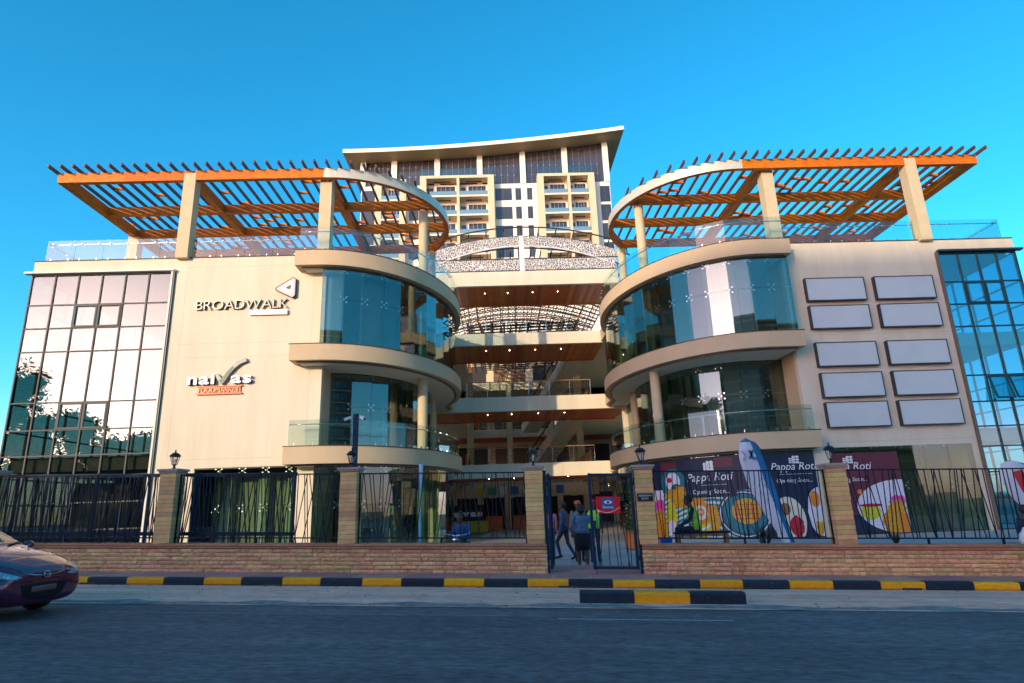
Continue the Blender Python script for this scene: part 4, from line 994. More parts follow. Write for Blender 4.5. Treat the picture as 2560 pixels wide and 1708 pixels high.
for a, b in zip(cxs, cxs[1:]):
    gg = MB(); n = 8
    for i in range(n):
        xa = a+.42+(b-a-.84)*i/n; xb = a+.42+(b-a-.84)*(i+1)/n
        gg.add([(xa,TY+.25,49.76),(xb,TY+.25,49.76),(xb,TY+.25,roofz(xb)),(xa,TY+.25,roofz(xa))], [(0,1,2,3)])
    wn_ = gg.build('window', M_['glassT'], tw)
    for i in range(1, 6): x = a+.42+(b-a-.84)*i/6; sbox('mullion', wn_, M_['bronze'], x-.03, x+.03, TY+.18, TY+.24, 49.76, roofz(x)-.02)
    for z in (51.3, 52.9): 
        for i in range(1, 6): x = a+.42+(b-a-.84)*i/6; sbox('fitting', wn_, M_['steel'], x-.09, x+.09, TY+.15, TY+.18, z-.09, z+.09)
def win(x0, x1, z0, z1, y=TY, nx=2, m='glassT'):
    w = sbox('window', tw, M_[m], x0, x1, y-.06, y+.02, z0, z1)
    for i in range(1, nx): x = x0+(x1-x0)*i/nx; sbox('mullion', w, M_['mull'], x-.035, x+.035, y-.10, y-.062, z0, z1)
    return w
NF = 6; FH = 3.12
for f in range(NF):
    zt = 48.95 - FH*f
    win(.46, 2.97, zt-2.0, zt, nx=2); win(3.53, 4.39, zt-2.0, zt); win(5.31, 6.1, zt-2.0, zt)
    win(16.5, 18.0, zt-2.6, zt+.05, nx=2); win(-19.8, -17.6, zt-2.6, zt+.05, nx=2); win(-12.6, -11.2, zt-1.9, zt)
def bal_block(x0, x1, div, y, ztop, nf, wide):
    fr = MB(); fr.box(x0, x1, y, TY-.001, ztop-.45, ztop); ef = .95
    fr.box(x0, x0+ef, y, TY-.001, ztop-.45-FH*nf, ztop-.451); fr.box(x1-ef, x1, y, TY-.001, ztop-.45-FH*nf, ztop-.451)
    for dx in div: fr.box(dx-.2, dx+.2, y, TY-.001, ztop-.45-FH*nf, ztop-.451)
    bb = fr.build('balcony_frame', M_['tan2'], tw)
    ed = [x0+ef] + [v for dx in div for v in (dx-.2, dx+.2)] + [x1-ef]
    for a, b in zip(ed[::2], ed[1::2]):
        for f in range(nf):
            zf = ztop-.45-FH*(f+1)
            sbox('balcony', bb, M_['cream'], a+.002, b-.002, y+.02, TY-.002, zf, zf+.28)
            sbox('guard', bb, M_['glassTB'], a+.01, b-.01, y+.05, y+.08, zf+.285, zf+.95)
            sbox('vent_slot', bb, M_['brown'], a+(b-a)*.22, a+(b-a)*.78, y+1.0, y+1.3, zf+FH-.07, zf+FH-.002)
            w = sbox('window', bb, M_['glassT'], a+.30*(b-a), b-.08*(b-a), TY-.05, TY-.003, zf+.3, zf+2.6)
            for k in range(1, 4): x = a+.30*(b-a)+.62*(b-a)*k/4; sbox('mullion', bb, M_['steel'], x-.03, x+.03, TY-.09, TY-.052, zf+.3, zf+2.6)
            sbox('window', bb, M_['glassT'], a+.04*(b-a), a+.2*(b-a), TY-.05, TY-.003, zf+.9, zf+2.35)
M_['tan2'] = mat('tower_tan', (0.60,0.49,0.32), .8)
bal_block(-10.8, .3, [-5.1], TY-1.7, 50.4, 6, 1); bal_block(6.85, 15.5, [11.6], TY-1.7, 50.4, 6, 1); bal_block(-17.5, -12.9, [], TY-1.5, 50.0, 6, 0)
for (a, b) in ((-10.8, .3), (6.85, 15.5)):
    for k in range(4): xa = a+(b-a)*k/4; sbox('roof_guard', tw, M_['glassB'], xa+.03, xa+(b-a)/4-.03, TY-1.66, TY-1.62, 50.42, 51.6)

# ------------------------------------------------------------------ window prints (food shop) on the right ground floor
pr = thing('window_print', (10, 27.4, 1.8), 'large food print with plate, bowls and Pappa Roti lettering on the curved window', 'window print')
AE, BE = 5.625, 8.125
def pm(t, z, off=0.0): return (12.3 - (AE+off)*math.sin(R(t)), CY - (BE+off)*math.cos(R(t)), z)
M_['pnavy'] = mat('print_navy', (.012,.018,.05), .5, var=.2, scale=2); M_['pmaroon'] = mat('print_maroon', (.13,.02,.035), .5, var=.15, scale=2); M_['pteal'] = mat('print_teal', (.01,.17,.20), .5, var=.25, scale=4); M_['pteal2'] = mat('print_dark_teal', (.005,.09,.11), .5, var=.2, scale=4)
M_['ppale'] = mat('print_pale', (.70,.66,.74), .5, var=.05, scale=3); M_['pyel'] = mat('print_yellow', (.72,.45,.01), .5, scale=9, col2=(.55,.13,.01)); M_['porange'] = mat('print_orange', (.75,.22,.01), .5); M_['pred'] = mat('print_red', (.50,.01,.02), .5, var=.3, scale=8); M_['ppink'] = mat('print_pink', (.80,.05,.35), .5); M_['pcream'] = mat('print_cream', (.72,.66,.52), .5); M_['plime'] = mat('print_lime', (.60,.55,.01), .5, var=.2, scale=6)
M_['pstripe'] = None
def stripes():
    m = mat('print_teal_stripes', (.6,.68,.62), .5); nt = m.node_tree; N = nt.nodes; L = nt.links
    g = N.new('ShaderNodeNewGeometry'); w = N.new('ShaderNodeTexWave'); w.bands_direction = 'DIAGONAL'; w.inputs['Scale'].default_value = 3.0; w.inputs['Distortion'].default_value = 1.5; L.new(g.outputs['Position'], w.inputs['Vector'])
    r = N.new('ShaderNodeValToRGB'); r.color_ramp.elements[0].position = .45; r.color_ramp.elements[0].color = (.02,.22,.22,1); r.color_ramp.elements[1].position = .55; r.color_ramp.elements[1].color = (.62,.68,.62,1)
    L.new(w.outputs['Fac'], r.inputs[0]); L.new(r.outputs[0], N['Principled BSDF'].inputs['Base Color']); return m
M_['pstripe'] = stripes()
LAY = [0]
def prect(name, t0, t1, z0, z1, m, layer, n=10, parent=None):
    b = MB(); o = .004*layer
    for i in range(n):
        a = t0+(t1-t0)*i/n; c = t0+(t1-t0)*(i+1)/n; b.add([pm(a,z0,o),pm(c,z0,o),pm(c,z1,o),pm(a,z1,o)], [(0,1,2,3)])
    return b.build(name, m, parent or pr)
def pell(name, t, z, rt, rz, m, layer, inner=0.0, a0=0, a1=360, jit=0, parent=None):
    b = MB(); o = .004*layer; n = 30; rr = 4; r = random.Random(int(t*10+z*100)); J = [1+r.uniform(-jit,jit) for _ in range(n+1)]
    if a1-a0 == 360: J[n] = J[0]
    for i in range(n):
        for k in range(rr):
            P = []
            for (ii, kk) in ((i,k),(i+1,k),(i+1,k+1),(i,k+1)):
                f = (inner+(1-inner)*kk/rr)*J[ii]; an = R(a0+(a1-a0)*ii/n); P.append(pm(t-rt*f*math.cos(an), z+rz*f*math.sin(an), o))
            b.add(P, [(0,1,2,3)] if k or inner else [(0,2,3)])
    return b.build(name, m, parent or pr)
def by_word(me, body, size, parent):
    n = len(body.split()); 
    if n < 2: return piece('lettering', me, parent)
    ws = XS.pop(id(me)); groups = [[] for _ in range(n)]
    cuts = ws
    for p in me.polygons:
        x = sum(VX[id(me)][i] for i in p.vertices)/len(p.vertices); groups[sum(x > c for c in cuts)].append(tuple(p.vertices))
    out = None
    for g in groups:
        if g:
            used = sorted({i for f in g for i in f}); mp = {i: k for k, i in enumerate(used)}
            b = MB().add([me.vertices[i].co for i in used], [tuple(mp[i] for i in f) for f in g]); out = b.build('lettering', me.materials[0], parent)
    return out
XS = {}; VX = {}
def word_cuts(me, n, size):
    xs = sorted((min(me.vertices[i].co.x for i in p.vertices), max(me.vertices[i].co.x for i in p.vertices)) for p in me.polygons)
    gaps = []; hi = xs[0][1]
    for a, b_ in xs[1:]:
        if a > hi: gaps.append((a-hi, (a+hi)/2))
        hi = max(hi, b_)
    return sorted(c for _, c in sorted(gaps, reverse=True)[:n-1])
def ptext(body, t, z, size, m, layer, w=None, parent=None, flat=None, **kw):
    me = text_mesh(body, size, align='CENTER', **kw); me.materials.clear(); me.materials.append(m)
    if ' ' in body: XS[id(me)] = word_cuts(me, len(body.split()), size); VX[id(me)] = [v.co.x for v in me.vertices]
    for v in me.vertices:
        x, zz = v.co.x, v.co.y
        if flat is None: v.co = Vector(pm(t - math.degrees(x/6.6), z+zz, .004*layer))
        else: v.co = Vector((flat[0]+x, flat[1]-.004*layer, z+zz))
    return by_word(me, body, size, parent or pr)
prect('backing', 1.0, 62, .12, 3.58, M_['pnavy'], 0, 24)
prect('maroon_block', 47, 55, 2.5, 3.52, M_['pmaroon'], 1); prect('maroon_block', 23, 30.5, 2.4, 3.52, M_['pmaroon'], 1)
prect('striped_cloth', 14.5, 61, .13, 2.1, M_['pstripe'], 1, 20); prect('pale_corner', 55, 61.5, .13, 2.25, M_['ppale'], 2)
pell('pink_drink', 57.5, 1.5, 3.0, .35, M_['ppink'], 3, jit=.15); pell('snack', 58, .65, 4.0, .72, M_['pyel'], 4, jit=.15); pell('snack', 60, .45, 2.5, .5, M_['porange'], 5, jit=.2)
pell('fruit_plate', 49.5, 2.55, 6.0, .65, M_['pteal'], 2); pell('cup', 49.5, 2.6, 3.6, .42, M_['ppale'], 3); pell('berry', 51, 2.68, 1.2, .12, M_['pred'], 4); pell('leafy_cup', 48, 2.25, 2.6, .25, M_['pteal2'], 4)
pell('fries', 47, 1.9, 6.0, .45, M_['pyel'], 5, jit=.25); pell('lemonade', 51.5, 1.1, 2.6, .65, M_['plime'], 5, jit=.05); pell('cup_base', 51.5, .5, 2.2, .4, M_['ppale'], 6); pell('fries', 40, 1.75, 4.0, .3, M_['pyel'], 5, jit=.3)
pell('bowl_side', 38, .85, 4.6, .72, M_['plime'], 6); pell('bowl_rim', 38, 1.20, 4.7, .50, M_['porange'], 7, .62); pell('bowl_cream', 38, 1.20, 2.9, .31, M_['pcream'], 8); pell('bowl_swirl', 38, 1.22, 1.6, .16, M_['porange'], 9, .5); pell('bowl_shadow', 38, 1.05, 5.0, .58, M_['ppale'], 6.5, .85, 180, 360)
pell('yellow_cup', 32.5, .95, 2.4, .58, M_['pyel'], 7)
pell('plate', 20.5, 1.10, 10.6, 1.0, M_['pteal2'], 5); pell('plate_rim', 20.5, 1.10, 9.8, .93, M_['ppale'], 6, .955); pell('plate_well', 20.5, 1.12, 8.6, .80, M_['pteal'], 6); pell('bun', 19.8, 1.22, 5.6, .53, mat('print_bun', (.62,.26,.01), .5, scale=7, col2=(.75,.45,.03)), 7, jit=.02)
for k in range(5): prect('sauce_line', 15.4+k*2.0, 15.75+k*2.0, .86, 1.58, M_['pred'], 8, 2)
for k in range(4): prect('sauce_line', 15, 24.6, .90+k*.19, .925+k*.19, M_['pred'], 8.5, 6)
prect('title_panel', 22.5, 43.6, 1.84, 3.1, M_['pnavy'], 9, 14)
ptext('Pappa Roti', 33.2, 2.55, .50, M_['wht'], 10, shear=.28, xs=1.0); ptext('Opening Soon...', 33, 2.0, .27, M_['wht'], 10, shear=.2); prect('underline', 26, 37, 2.36, 2.372, M_['wht'], 10, 6)
for k, (dt, dz, sz) in enumerate(((0,0,1),(1.6,.02,.75))):
    for j in range(3):
        for sd in (-1, 1): pell('leaf', 32.2+dt+sd*.75*sz, 3.05+.14*j*sz+dz, .75*sz, .085*sz, M_['wht'], 10, jit=.05)
# second print, flat part before the pier, and third print right of the pier
p2 = thing('window_print', (12.5, 26.5, 1.7), 'navy Pappa Roti window print with red drinks beside the tall blue flag', 'window print')
def fell(name, x, z, rx, rz, m, y, parent, clip=None, jit=0, inner=0):
    r = random.Random(int(x*31+z*77)); n = 30; J = [1+r.uniform(-jit,jit) for _ in range(n)]; P = [(x+rx*J[k]*math.cos(2*math.pi*k/n), z+rz*J[k]*math.sin(2*math.pi*k/n)) for k in range(n)]
    if clip: P = [(min(max(px,clip[0]),clip[1]), min(max(pz,clip[2]),clip[3])) for px, pz in P]
    b = MB().add([(px,y,pz) for px, pz in P], [tuple(range(n))]); return b.build(name, m, parent)
Y2 = 26.47
sbox('backing', p2, M_['pnavy'], 11.35, 13.38, Y2, Y2+.004, .12, 3.55)
fell('drink_disc', 11.95, .75, .72, 1.0, M_['pcream'], Y2-.004, p2, (11.36,13.3,.13,3)); fell('red_cup', 12.25, .55, .3, .42, M_['pred'], Y2-.008, p2, (11.36,13.3,.13,3), .08); fell('red_cup', 11.6, .4, .22, .3, M_['pred'], Y2-.008, p2, (11.36,13.3,.13,3), .08); fell('bun', 11.85, 1.25, .22, .25, mat('print_brown', (.30,.12,.03), .5, var=.3, scale=6), Y2-.008, p2)
fell('white_half', 13.38, 1.1, .62, 1.0, M_['ppale'], Y2-.004, p2, (11.36,13.37,.13,3)); fell('waffle', 13.15, 1.62, .2, .34, M_['porange'], Y2-.008, p2, (11.4,13.36,.2,3)); fell('cone', 13.2, .55, .16, .4, M_['pyel'], Y2-.008, p2, (11.4,13.36,.13,3)); fell('cream_top', 13.2, .85, .17, .18, M_['pcream'], Y2-.012, p2, None, .1)
ptext('Pappa Roti', 0, 2.84, .45, M_['wht'], 0, parent=p2, flat=(12.42, Y2-.006), shear=.28); ptext('Opening Soon...', 0, 2.33, .24, M_['wht'], 0, parent=p2, flat=(12.4, Y2-.006), shear=.2); sbox('underline', p2, M_['wht'], 11.8, 13.2, Y2-.006, Y2-.003, 2.66, 2.672)
p3 = thing('window_print', (15.5, 27.0, 1.7), 'maroon window print with a white half disc of desserts right of the stone pillar', 'window print')
Y3 = FY+.02
sbox('backing', p3, M_['pmaroon'], 14.3, 17.35, Y3, Y3+.004, .12, 3.5); sbox('navy_foot', p3, M_['pnavy'], 14.3, 17.35, Y3-.004, Y3-.001, .12, .9)
fell('white_disc', 17.2, 1.2, 2.0, 1.12, M_['ppale'], Y3-.008, p3, (14.4,17.34,.13,2.4)); fell('dessert', 16.75, .62, .58, .55, M_['pyel'], Y3-.012, p3, (14.4,17.33,.13,2.4), .15); fell('dessert', 16.9, 1.15, .40, .3, M_['pyel'], Y3-.014, p3, (14.4,17.33,.13,2.4), .2); fell('pink_top', 17.0, 1.45, .3, .22, M_['ppink'], Y3-.013, p3, (14.4,17.33,.13,2.4), .2); fell('dessert', 17.1, .5, .22, .5, M_['porange'], Y3-.016, p3, (14.4,17.33,.13,2.4), .2)
fell('cake_slice', 15.75, 1.0, .42, .32, M_['plime'], Y3-.012, p3, None, .06); fell('cake_icing', 15.8, 1.28, .5, .07, M_['pred'], Y3-.014, p3); fell('leaf_mark', 15.45, 1.85, .14, .10, M_['porange'], Y3-.012, p3)
ptext('Pappa Roti', 0, 2.78, .47, M_['wht'], 0, parent=p3, flat=(15.05, Y3-.010), shear=.28); ptext('Opening Soon...', 0, 2.30, .24, M_['wht'], 0, parent=p3, flat=(15.05, Y3-.010), shear=.2)
for (par, xx, yy, zz) in ((p2, 12.58, Y2-.006, 3.15), (p3, 15.2, Y3-.010, 3.1)):
    for c, k in ((0,1.0), (-.2,.7)):
        for j in range(3):
            for sd in (-1,1): fell('leaf', xx+c+sd*.075*k, zz+.115*j*k, .075*k, .05*k, M_['wht'], yy, par)
# ------------------------------------------------------------------ feather flags
def feather(name, base, H, W, lean, label, rz, faces, bulge=.06):
    t = thing(name, base, label, 'flag', rz=rz); B = Matrix.Translation(base) @ Matrix.Rotation(rz, 4, 'Z')
    def outline(f):  # left/right edge of the sail at fraction f of height (0 bottom .. 1 tip)
        mast = lean*H*(1-f)**1.0; top = math.sqrt(max(0, 1-((f-.80)/.20)**2)) if f > .80 else 1.0
        w = W*(.30+.70*min(1, f/.62)**.8)*max(.02, top); mast -= W*.5*(1-top)
        return mast, w
    n = 26; b = MB(); 
    for i in range(n+1):
        f = i/n; mx, w = outline(f); z = .25+(H-.25)*f
        for j in range(7):
            g_ = j/6; x = mx - w*g_ ; b.v.append((x, -bulge*math.sin(math.pi*g_)*(.4+f) + .02*math.sin(9*f+4*g_), z - .18*w*g_*g_*(f < .95)))
    for i in range(n):
        for j in range(6):
            a = i*7+j; b.f.append((a, a+7, a+8, a+1)); b.m.append(faces(i/n, j/6))
    fl = b.build('sail', [M_['flagw'], M_['flagblue'], M_['flagcyan'], M_['flagred']], t, B); fl.data.polygons.foreach_set('use_smooth', [True]*len(fl.data.polygons))
    so_ = fl.modifiers.new('thickness', 'SOLIDIFY'); so_.thickness = .004
    MB().tube([(outline(k/20)[0]+.015, .0, .25+(H-.25)*k/20) for k in range(20)] + [(outline(1.0)[0], 0, H)], .014, 6).build('mast', M_['dark2'], t, B)
    MB().lathe([(.16,0),(.15,.05),(.03,.07),(.02,.26)], 12, (lean*H,0,0)).build('base', M_['dark2'], t, B)
    return t, B, outline
M_['flagw'] = mat('flag_white', (.62,.60,.68), .8); M_['flagblue'] = mat('flag_blue', (.02,.16,.36), .8); M_['flagcyan'] = mat('flag_cyan', (.02,.30,.55), .8); M_['flagred'] = mat('flag_red', (.60,.03,.03), .8)
t, B, ol = feather('feather_flag', (7.95, 19.0, .06), 3.44, .76, .20, 'tall white and blue feather flag leaning beside the food print', 0, lambda f, g_: (1 if g_ < .17 and f < .97 else (1 if f > .93 else (2 if g_ < .30 and f < .5 else 0))))
lm_ = mat('logo_blue', (.01,.18,.34), .6); lg = mat('logo_grey', (.42,.38,.50), .6)
def arcs(cx, cz, r, a0, a1, w, m, y=-.115):
    P = [(cx+r*math.cos(R(a0+(a1-a0)*k/12)), cz+r*math.sin(R(a0+(a1-a0)*k/12))) for k in range(13)]
    Bk = B; b = MB(); V = []
    for i,(x,z) in enumerate(P):
        a = P[max(i-1,0)]; c = P[min(i+1,12)]; dx,dz = c[0]-a[0],c[1]-a[1]; l = math.hypot(dx,dz); V += [(x-dz/l*w/2,y,z+dx/l*w/2),(x+dz/l*w/2,y,z-dx/l*w/2)]
    b.add(V, [(2*i,2*i+1,2*i+3,2*i+2) for i in range(12)]); b.build('emblem', m, t, Bk)
arcs(-.18, 2.94, .12, 60, 300, .07, lm_); arcs(-.42, 2.94, .12, -70, 70, .07, lm_); 
for (x0,z0,x1,z1,m) in ((-.60,3.06,-.50,2.94,lg),(-.50,2.94,-.56,2.76,lg)):
    b = MB(); b.bar((x0,-.118,z0),(x1,-.118,z1),.01,.07,(0,-1,0)); b.build('emblem', m, t, B)
for k in range(16): b = MB(); x = -.02-.05*(k%5)+.10*(k//5)*.6; z = 2.2-.22*(k//4)-.03*(k%3); b.bar((x,-.10,z),(x+.03,-.10,z+.10),.004,.02,(0,-1,0)); b.build('print_stroke', M_['flagcyan'], t, B)
feather('feather_flag', (15.35, 18.0, .06), 2.46, 1.05, .35, 'white and red feather flag bowing at the right end of the fence', 0, lambda f, g_: 3 if .56 < f < .86 and .22 < g_ < .62 else 0)
feather('feather_flag', (-2.3, 18.0, .06), 2.9, .5, -.02, 'blue and white feather flag seen edge-on behind the fence left of the gate', R(97), lambda f, g_: 1 if g_ < .4 else 0)
# ------------------------------------------------------------------ people
def cloth(name, c, v=.15): return mat('cloth_'+name, c, .9, var=v, scale=14, bump=.3, bscale=50)
C_ = dict(denim=cloth('denim', (.10,.17,.26), .3), black=cloth('black', (.010,.010,.014)), navy=cloth('navy', (.012,.022,.055)), blue=cloth('blue', (.03,.10,.28)), hiviz=mat('cloth_hiviz', (.28,.72,.02), .8, emit=None), stripe=mat('reflective_stripe', (.25,.38,.30), .4),
          red=cloth('red', (.60,.03,.03)), orange=cloth('orange', (.55,.12,.03)), grey=cloth('grey', (.16,.16,.17)), jean=cloth('jeans', (.05,.08,.15)), white=cloth('white', (.65,.65,.62)), pink=cloth('pink', (.55,.2,.3)), mannequin=mat('mannequin', (.55,.5,.42), .5))
STAND = dict(pel=(0,0,.95), che=(0,0,1.26), nec=(0,-.01,1.47), hea=(0,.02,1.60), hipL=(-.095,0,.92), kneL=(-.10,.015,.51), ankL=(-.10,-.02,.085), toeL=(-.115,.16,.035), hipR=(.095,0,.92), kneR=(.10,.015,.51), ankR=(.10,-.02,.085), toeR=(.115,.16,.035),
             shoL=(-.175,-.01,1.41), elbL=(-.225,-.03,1.13), wriL=(-.235,.05,.88), shoR=(.175,-.01,1.41), elbR=(.225,-.03,1.13), wriR=(.235,.05,.88))
def human(label, base, rz, H, top, legs, pose={}, sleeves=True, shins=True, feet='black', hair=True, cap=None, vest=None, skirt=None, jacket=None, cat='person', name='person', skin='skin', vox=.0115, woman=False, group=None, girth=1.0):
    J = {k: Vector(v) for k, v in STAND.items()}
    for k, v in pose.items(): J[k] = Vector(v)
    k = H/1.72
    t = thing(name, base, label, cat, group, rz)
    B = Matrix.Translation(base) @ Matrix.Rotation(rz, 4, 'Z') @ Matrix.Diagonal((k*girth, k*girth, k, 1))
    b = MB(); segs = []
    SK = M_['skin'] if skin == 'skin' else C_[skin]; TOP = C_[top] if top else SK; LEG = C_[legs] if legs else SK; FT = C_[feet] if feet else SK
    def limb(a, c, r0, r1, m, rm=None):
        a, c = Vector(a), Vector(c); mid = a.lerp(c, .4); b.tube([a, mid, c], [r0, rm or (r0*.62+r1*.45), r1], 10); b.ball(a, r0, 10, 6); b.ball(c, r1, 10, 6); segs.append((a, c, m))
    sh = .92 if woman else 1.0
    # torso: stacked ellipses
    pel, che, nec, hea = J['pel'], J['che'], J['nec'], J['hea']
    def ell(c, rx, ry, up): return c, rx, ry, up
    ax = (nec-pel).normalized(); side = (J['shoR']-J['shoL']).normalized(); fr = ax.cross(side)
    st = [(pel-ax*.06,.12,.10),(pel,.165 if not woman else .172,.115),(pel.lerp(che,.4),.135 if not woman else .125,.10),(che,.165*sh,.115),(che.lerp(nec,.55),.17*sh,.10),(che.lerp(nec,.85),.10,.075),(nec,.056,.058)]
    V = []; n = 16
    for c, rx, ry in st:
        for i in range(n): a = 2*math.pi*i/n; V.append(c + side*rx*math.cos(a) + fr*ry*math.sin(a)*-1)
    b.add(V, [(i*n+j, i*n+(j+1)%n, (i+1)*n+(j+1)%n, (i+1)*n+j) for i in range(len(st)-1) for j in range(n)] + [tuple(reversed(range(n))), tuple((len(st)-1)*n+j for j in range(n))])
    segs.append((pel+ax*.08, che.lerp(nec,.8), TOP)); segs.append((pel-ax*.05, pel+ax*.03, LEG))
    limb(nec-ax*.03, hea-Vector((0,0,.04)), .056, .052, SK)
    hd = (hea-nec).normalized(); b.ball(hea+hd*.03, .098, 14, 10, (.80,.98,1.14)); b.ball(hea+Vector((0,.035,-.055)), .062, 10, 8, (.9,.9,1.0)); segs.append((hea-hd*.05, hea+hd*.08, SK)); segs.append((hea-hd*.05, hea+hd*.08, SK))
    b.ball(hea+Vector((0,.105,-.005)), .016, 8, 6, (.8,1,1.6))
    for s in (-1, 1): b.ball(hea+Vector((s*.08,0,0)), .024, 8, 6, (.5,.8,1.3))
    b.ball(hea+Vector((0,.092,-.062)), .018, 8, 5, (1.5,.7,.5))
    for s in 'LR':
        limb(J['sho'+s], J['elb'+s], .055*sh, .042, TOP); limb(J['elb'+s], J['wri'+s], .041, .028, TOP if sleeves else SK)
        limb(J['hip'+s], J['kne'+s], .088, .056, LEG if not skirt or legs else SK); limb(J['kne'+s], J['ank'+s], .055, .038, (LEG if shins else SK), .056)
        limb(J['ank'+s]+Vector((0,-.03,-.03)), J['toe'+s], .042, .030, FT)
        d = (J['wri'+s]-J['elb'+s]).normalized(); w = J['wri'+s]; sx = -1 if s == 'L' else 1
        lat = d.cross(Vector((sx,0,0)));  lat = (lat if lat.length > .2 else Vector((0,1,0))).normalized(); nrm = d.cross(lat).normalized()
        b.tube([w, w+d*.05, w+d*.085], [.027,.036,.032], 8); segs.append((w+d*.02, w+d*.17, SK))
        for f, L in ((-.027,.062),(-.009,.078),(.009,.075),(.027,.058)):
            p0 = w+d*.075+lat*f; p1 = p0+d*L*.55+nrm*.004; p2 = p0+d*L+nrm*.022; b.tube([p0,p1,p2], [.0105,.0095,.008], 6)
        p0 = w+d*.03+lat*-.030; b.tube([p0, p0+d*.03+lat*-.022, p0+d*.062+lat*-.026+nrm*.01], [.012,.011,.009], 6)
    me, _ = b.mesh('body', [SK]); o = bpy.data.objects.new('body', me); COL.objects.link(o)
    rm = o.modifiers.new('r', 'REMESH'); rm.mode = 'VOXEL'; rm.voxel_size = vox; sm = o.modifiers.new('s', 'SMOOTH'); sm.factor = .5; sm.iterations = 4
    me = apply_mods(o); me.materials.clear(); mats = []
    for _, _, m in segs:
        if m not in mats: mats.append(m)
    for m in mats: me.materials.append(m)
    SG = [(a, c-a, max(1e-9,(c-a).length_squared), mats.index(m)) for a, c, m in segs]; idx = []
    for p in me.polygons:
        c = p.center; best = 9; bi = 0
        for a, d, l2, mi in SG:
            f = min(1, max(0, (c-a).dot(d)/l2)); dd = (c-a-d*f).length_squared
            if dd < best: best = dd; bi = mi
        idx.append(bi)
    me.polygons.foreach_set('material_index', idx); me.polygons.foreach_set('use_smooth', [True]*len(idx))
    bo = piece('body', me, t, B)
    if cat == 'person':
        ey = MB()
        for s in (-1, 1): ey.ball(hea+Vector((s*.031,.083,.012)), .013, 8, 6)
        ey.build('eyes', M_['eyewhite'], t, B)
        ir = MB()
        for s in (-1, 1): ir.ball(hea+Vector((s*.031,.0935,.012)), .006, 6, 5)
        ir.build('pupils', M_['hair'], t, B)
    if hair:
        h = MB(); r = random.Random(int(base[0]*100)); h.ball(hea+Vector((0,-.018,.05)), .105, 16, 10, (.86,1.0,1.08))
        if woman: h.ball(hea+Vector((0,-.06,-.02)), .09, 14, 8, (.9,.8,1.1))
        h.smooth = True; h.build('hair', M_['hair'], t, B)
    if cap:
        c = MB().lathe([(.104,.055),(.106,.09),(.092,.135),(.055,.16),(.012,.168)], 16, (hea.x,hea.y-.01,hea.z)); c.smooth = True; co = c.build('cap', C_[cap], t, B)
        V = [(hea.x+.085*math.cos(R(a)), hea.y+.01+.175*math.sin(R(a)), hea.z+.06) for a in range(0,181,15)]
        MB().add(V+[(x,y,z+.012) for x,y,z in V], [tuple(range(13)), tuple(range(25,12,-1))]+[(i,i+13,i+14,i+1) for i in range(12)]).build('brim', C_[cap], co, B)
    def shell(name, st, m, thick=None, n=20):
        q = MB()
        V = []
        for c, rx, ry in st:
            for i in range(n): a = 2*math.pi*i/n; V.append(Vector(c) + side*rx*math.cos(a) - fr*ry*math.sin(a))
        q.add(V, [(i*n+j, i*n+(j+1)%n, (i+1)*n+(j+1)%n, (i+1)*n+j) for i in range(len(st)-1) for j in range(n)] + [tuple(reversed(range(n))), tuple((len(st)-1)*n+j for j in range(n))]); q.smooth = True
        return q.build(name, m, t, B)
    if skirt: shell('skirt', [((0,0,.50),.165,.125),((0,0,.66),.185,.14),((0,0,.84),.195,.145),((0,0,.96),.165,.125),((0,0,1.06),.135,.11)], C_[skirt])
    if jacket: shell('jacket', [(pel+ax*.0,.19,.14),(pel+ax*.10,.165,.125),(pel+ax*.2,.148,.118),(che,.175,.128),(che.lerp(nec,.5),.175,.112),(che.lerp(nec,.86),.10,.082)], C_[jacket])
    if vest:
        v_ = shell('vest', [(pel-ax*.02,.19,.145),(pel+ax*.10,.178,.137),(pel.lerp(che,.5),.168,.13),(che,.185,.135),(che.lerp(nec,.5),.182,.118),(che.lerp(nec,.84),.11,.088)], C_[vest])
        for f in (.18, .42): c = pel+ax*(.30*f*2); shell('reflective_band', [(c,.187,.146),(c+ax*.035,.187,.146)], C_['stripe'])
    return t
M_['eyewhite'] = mat('eye_white', (.7,.68,.64), .3)
bs_ = lambda u, v, h=.066: Vector((SP(u,v).x, SP(u,v).y, h))
human('woman in a denim jacket and short black skirt walking in through the gate', bs_(.90,2.55), R(4), 1.60, 'denim', None, dict(kneL=(-.09,.06,.51), ankL=(-.08,.05,.10), toeL=(-.085,.19,.03), kneR=(.09,-.02,.51), ankR=(.075,-.06,.11), toeR=(.075,.06,.025), elbL=(-.25,-.06,1.14), wriL=(-.22,.04,.93), elbR=(.25,-.05,1.14), wriR=(.27,.02,.90)), shins=False, feet='red', cap=None, skirt='black', jacket='denim', woman=True, girth=1.28)
human('guard in a red cap and green hi-vis vest behind the gate leaf', bs_(1.30,4.3), R(175), 1.74, 'navy', 'navy', {}, cap='red', vest='hiviz')
human('person in dark clothes stepping left beyond the woman in denim', bs_(.42,5.2), R(60), 1.72, 'jean', 'navy', dict(kneL=(-.1,.22,.55), ankL=(-.1,.12,.16), toeL=(-.1,.28,.08), kneR=(.1,-.06,.50), ankR=(.1,-.28,.14), toeR=(.1,-.16,.04), wriR=(.24,.22,.98), elbR=(.23,.05,1.13)))
human('person in a pink and blue top half hidden by the open gate leaf', bs_(-.02,5.6), R(20), 1.64, 'pink', 'jean', {}, woman=True)
human('person in an orange cap just beyond the woman in denim', bs_(.86,4.6), R(190), 1.72, 'grey', 'black', {}, cap='orange')
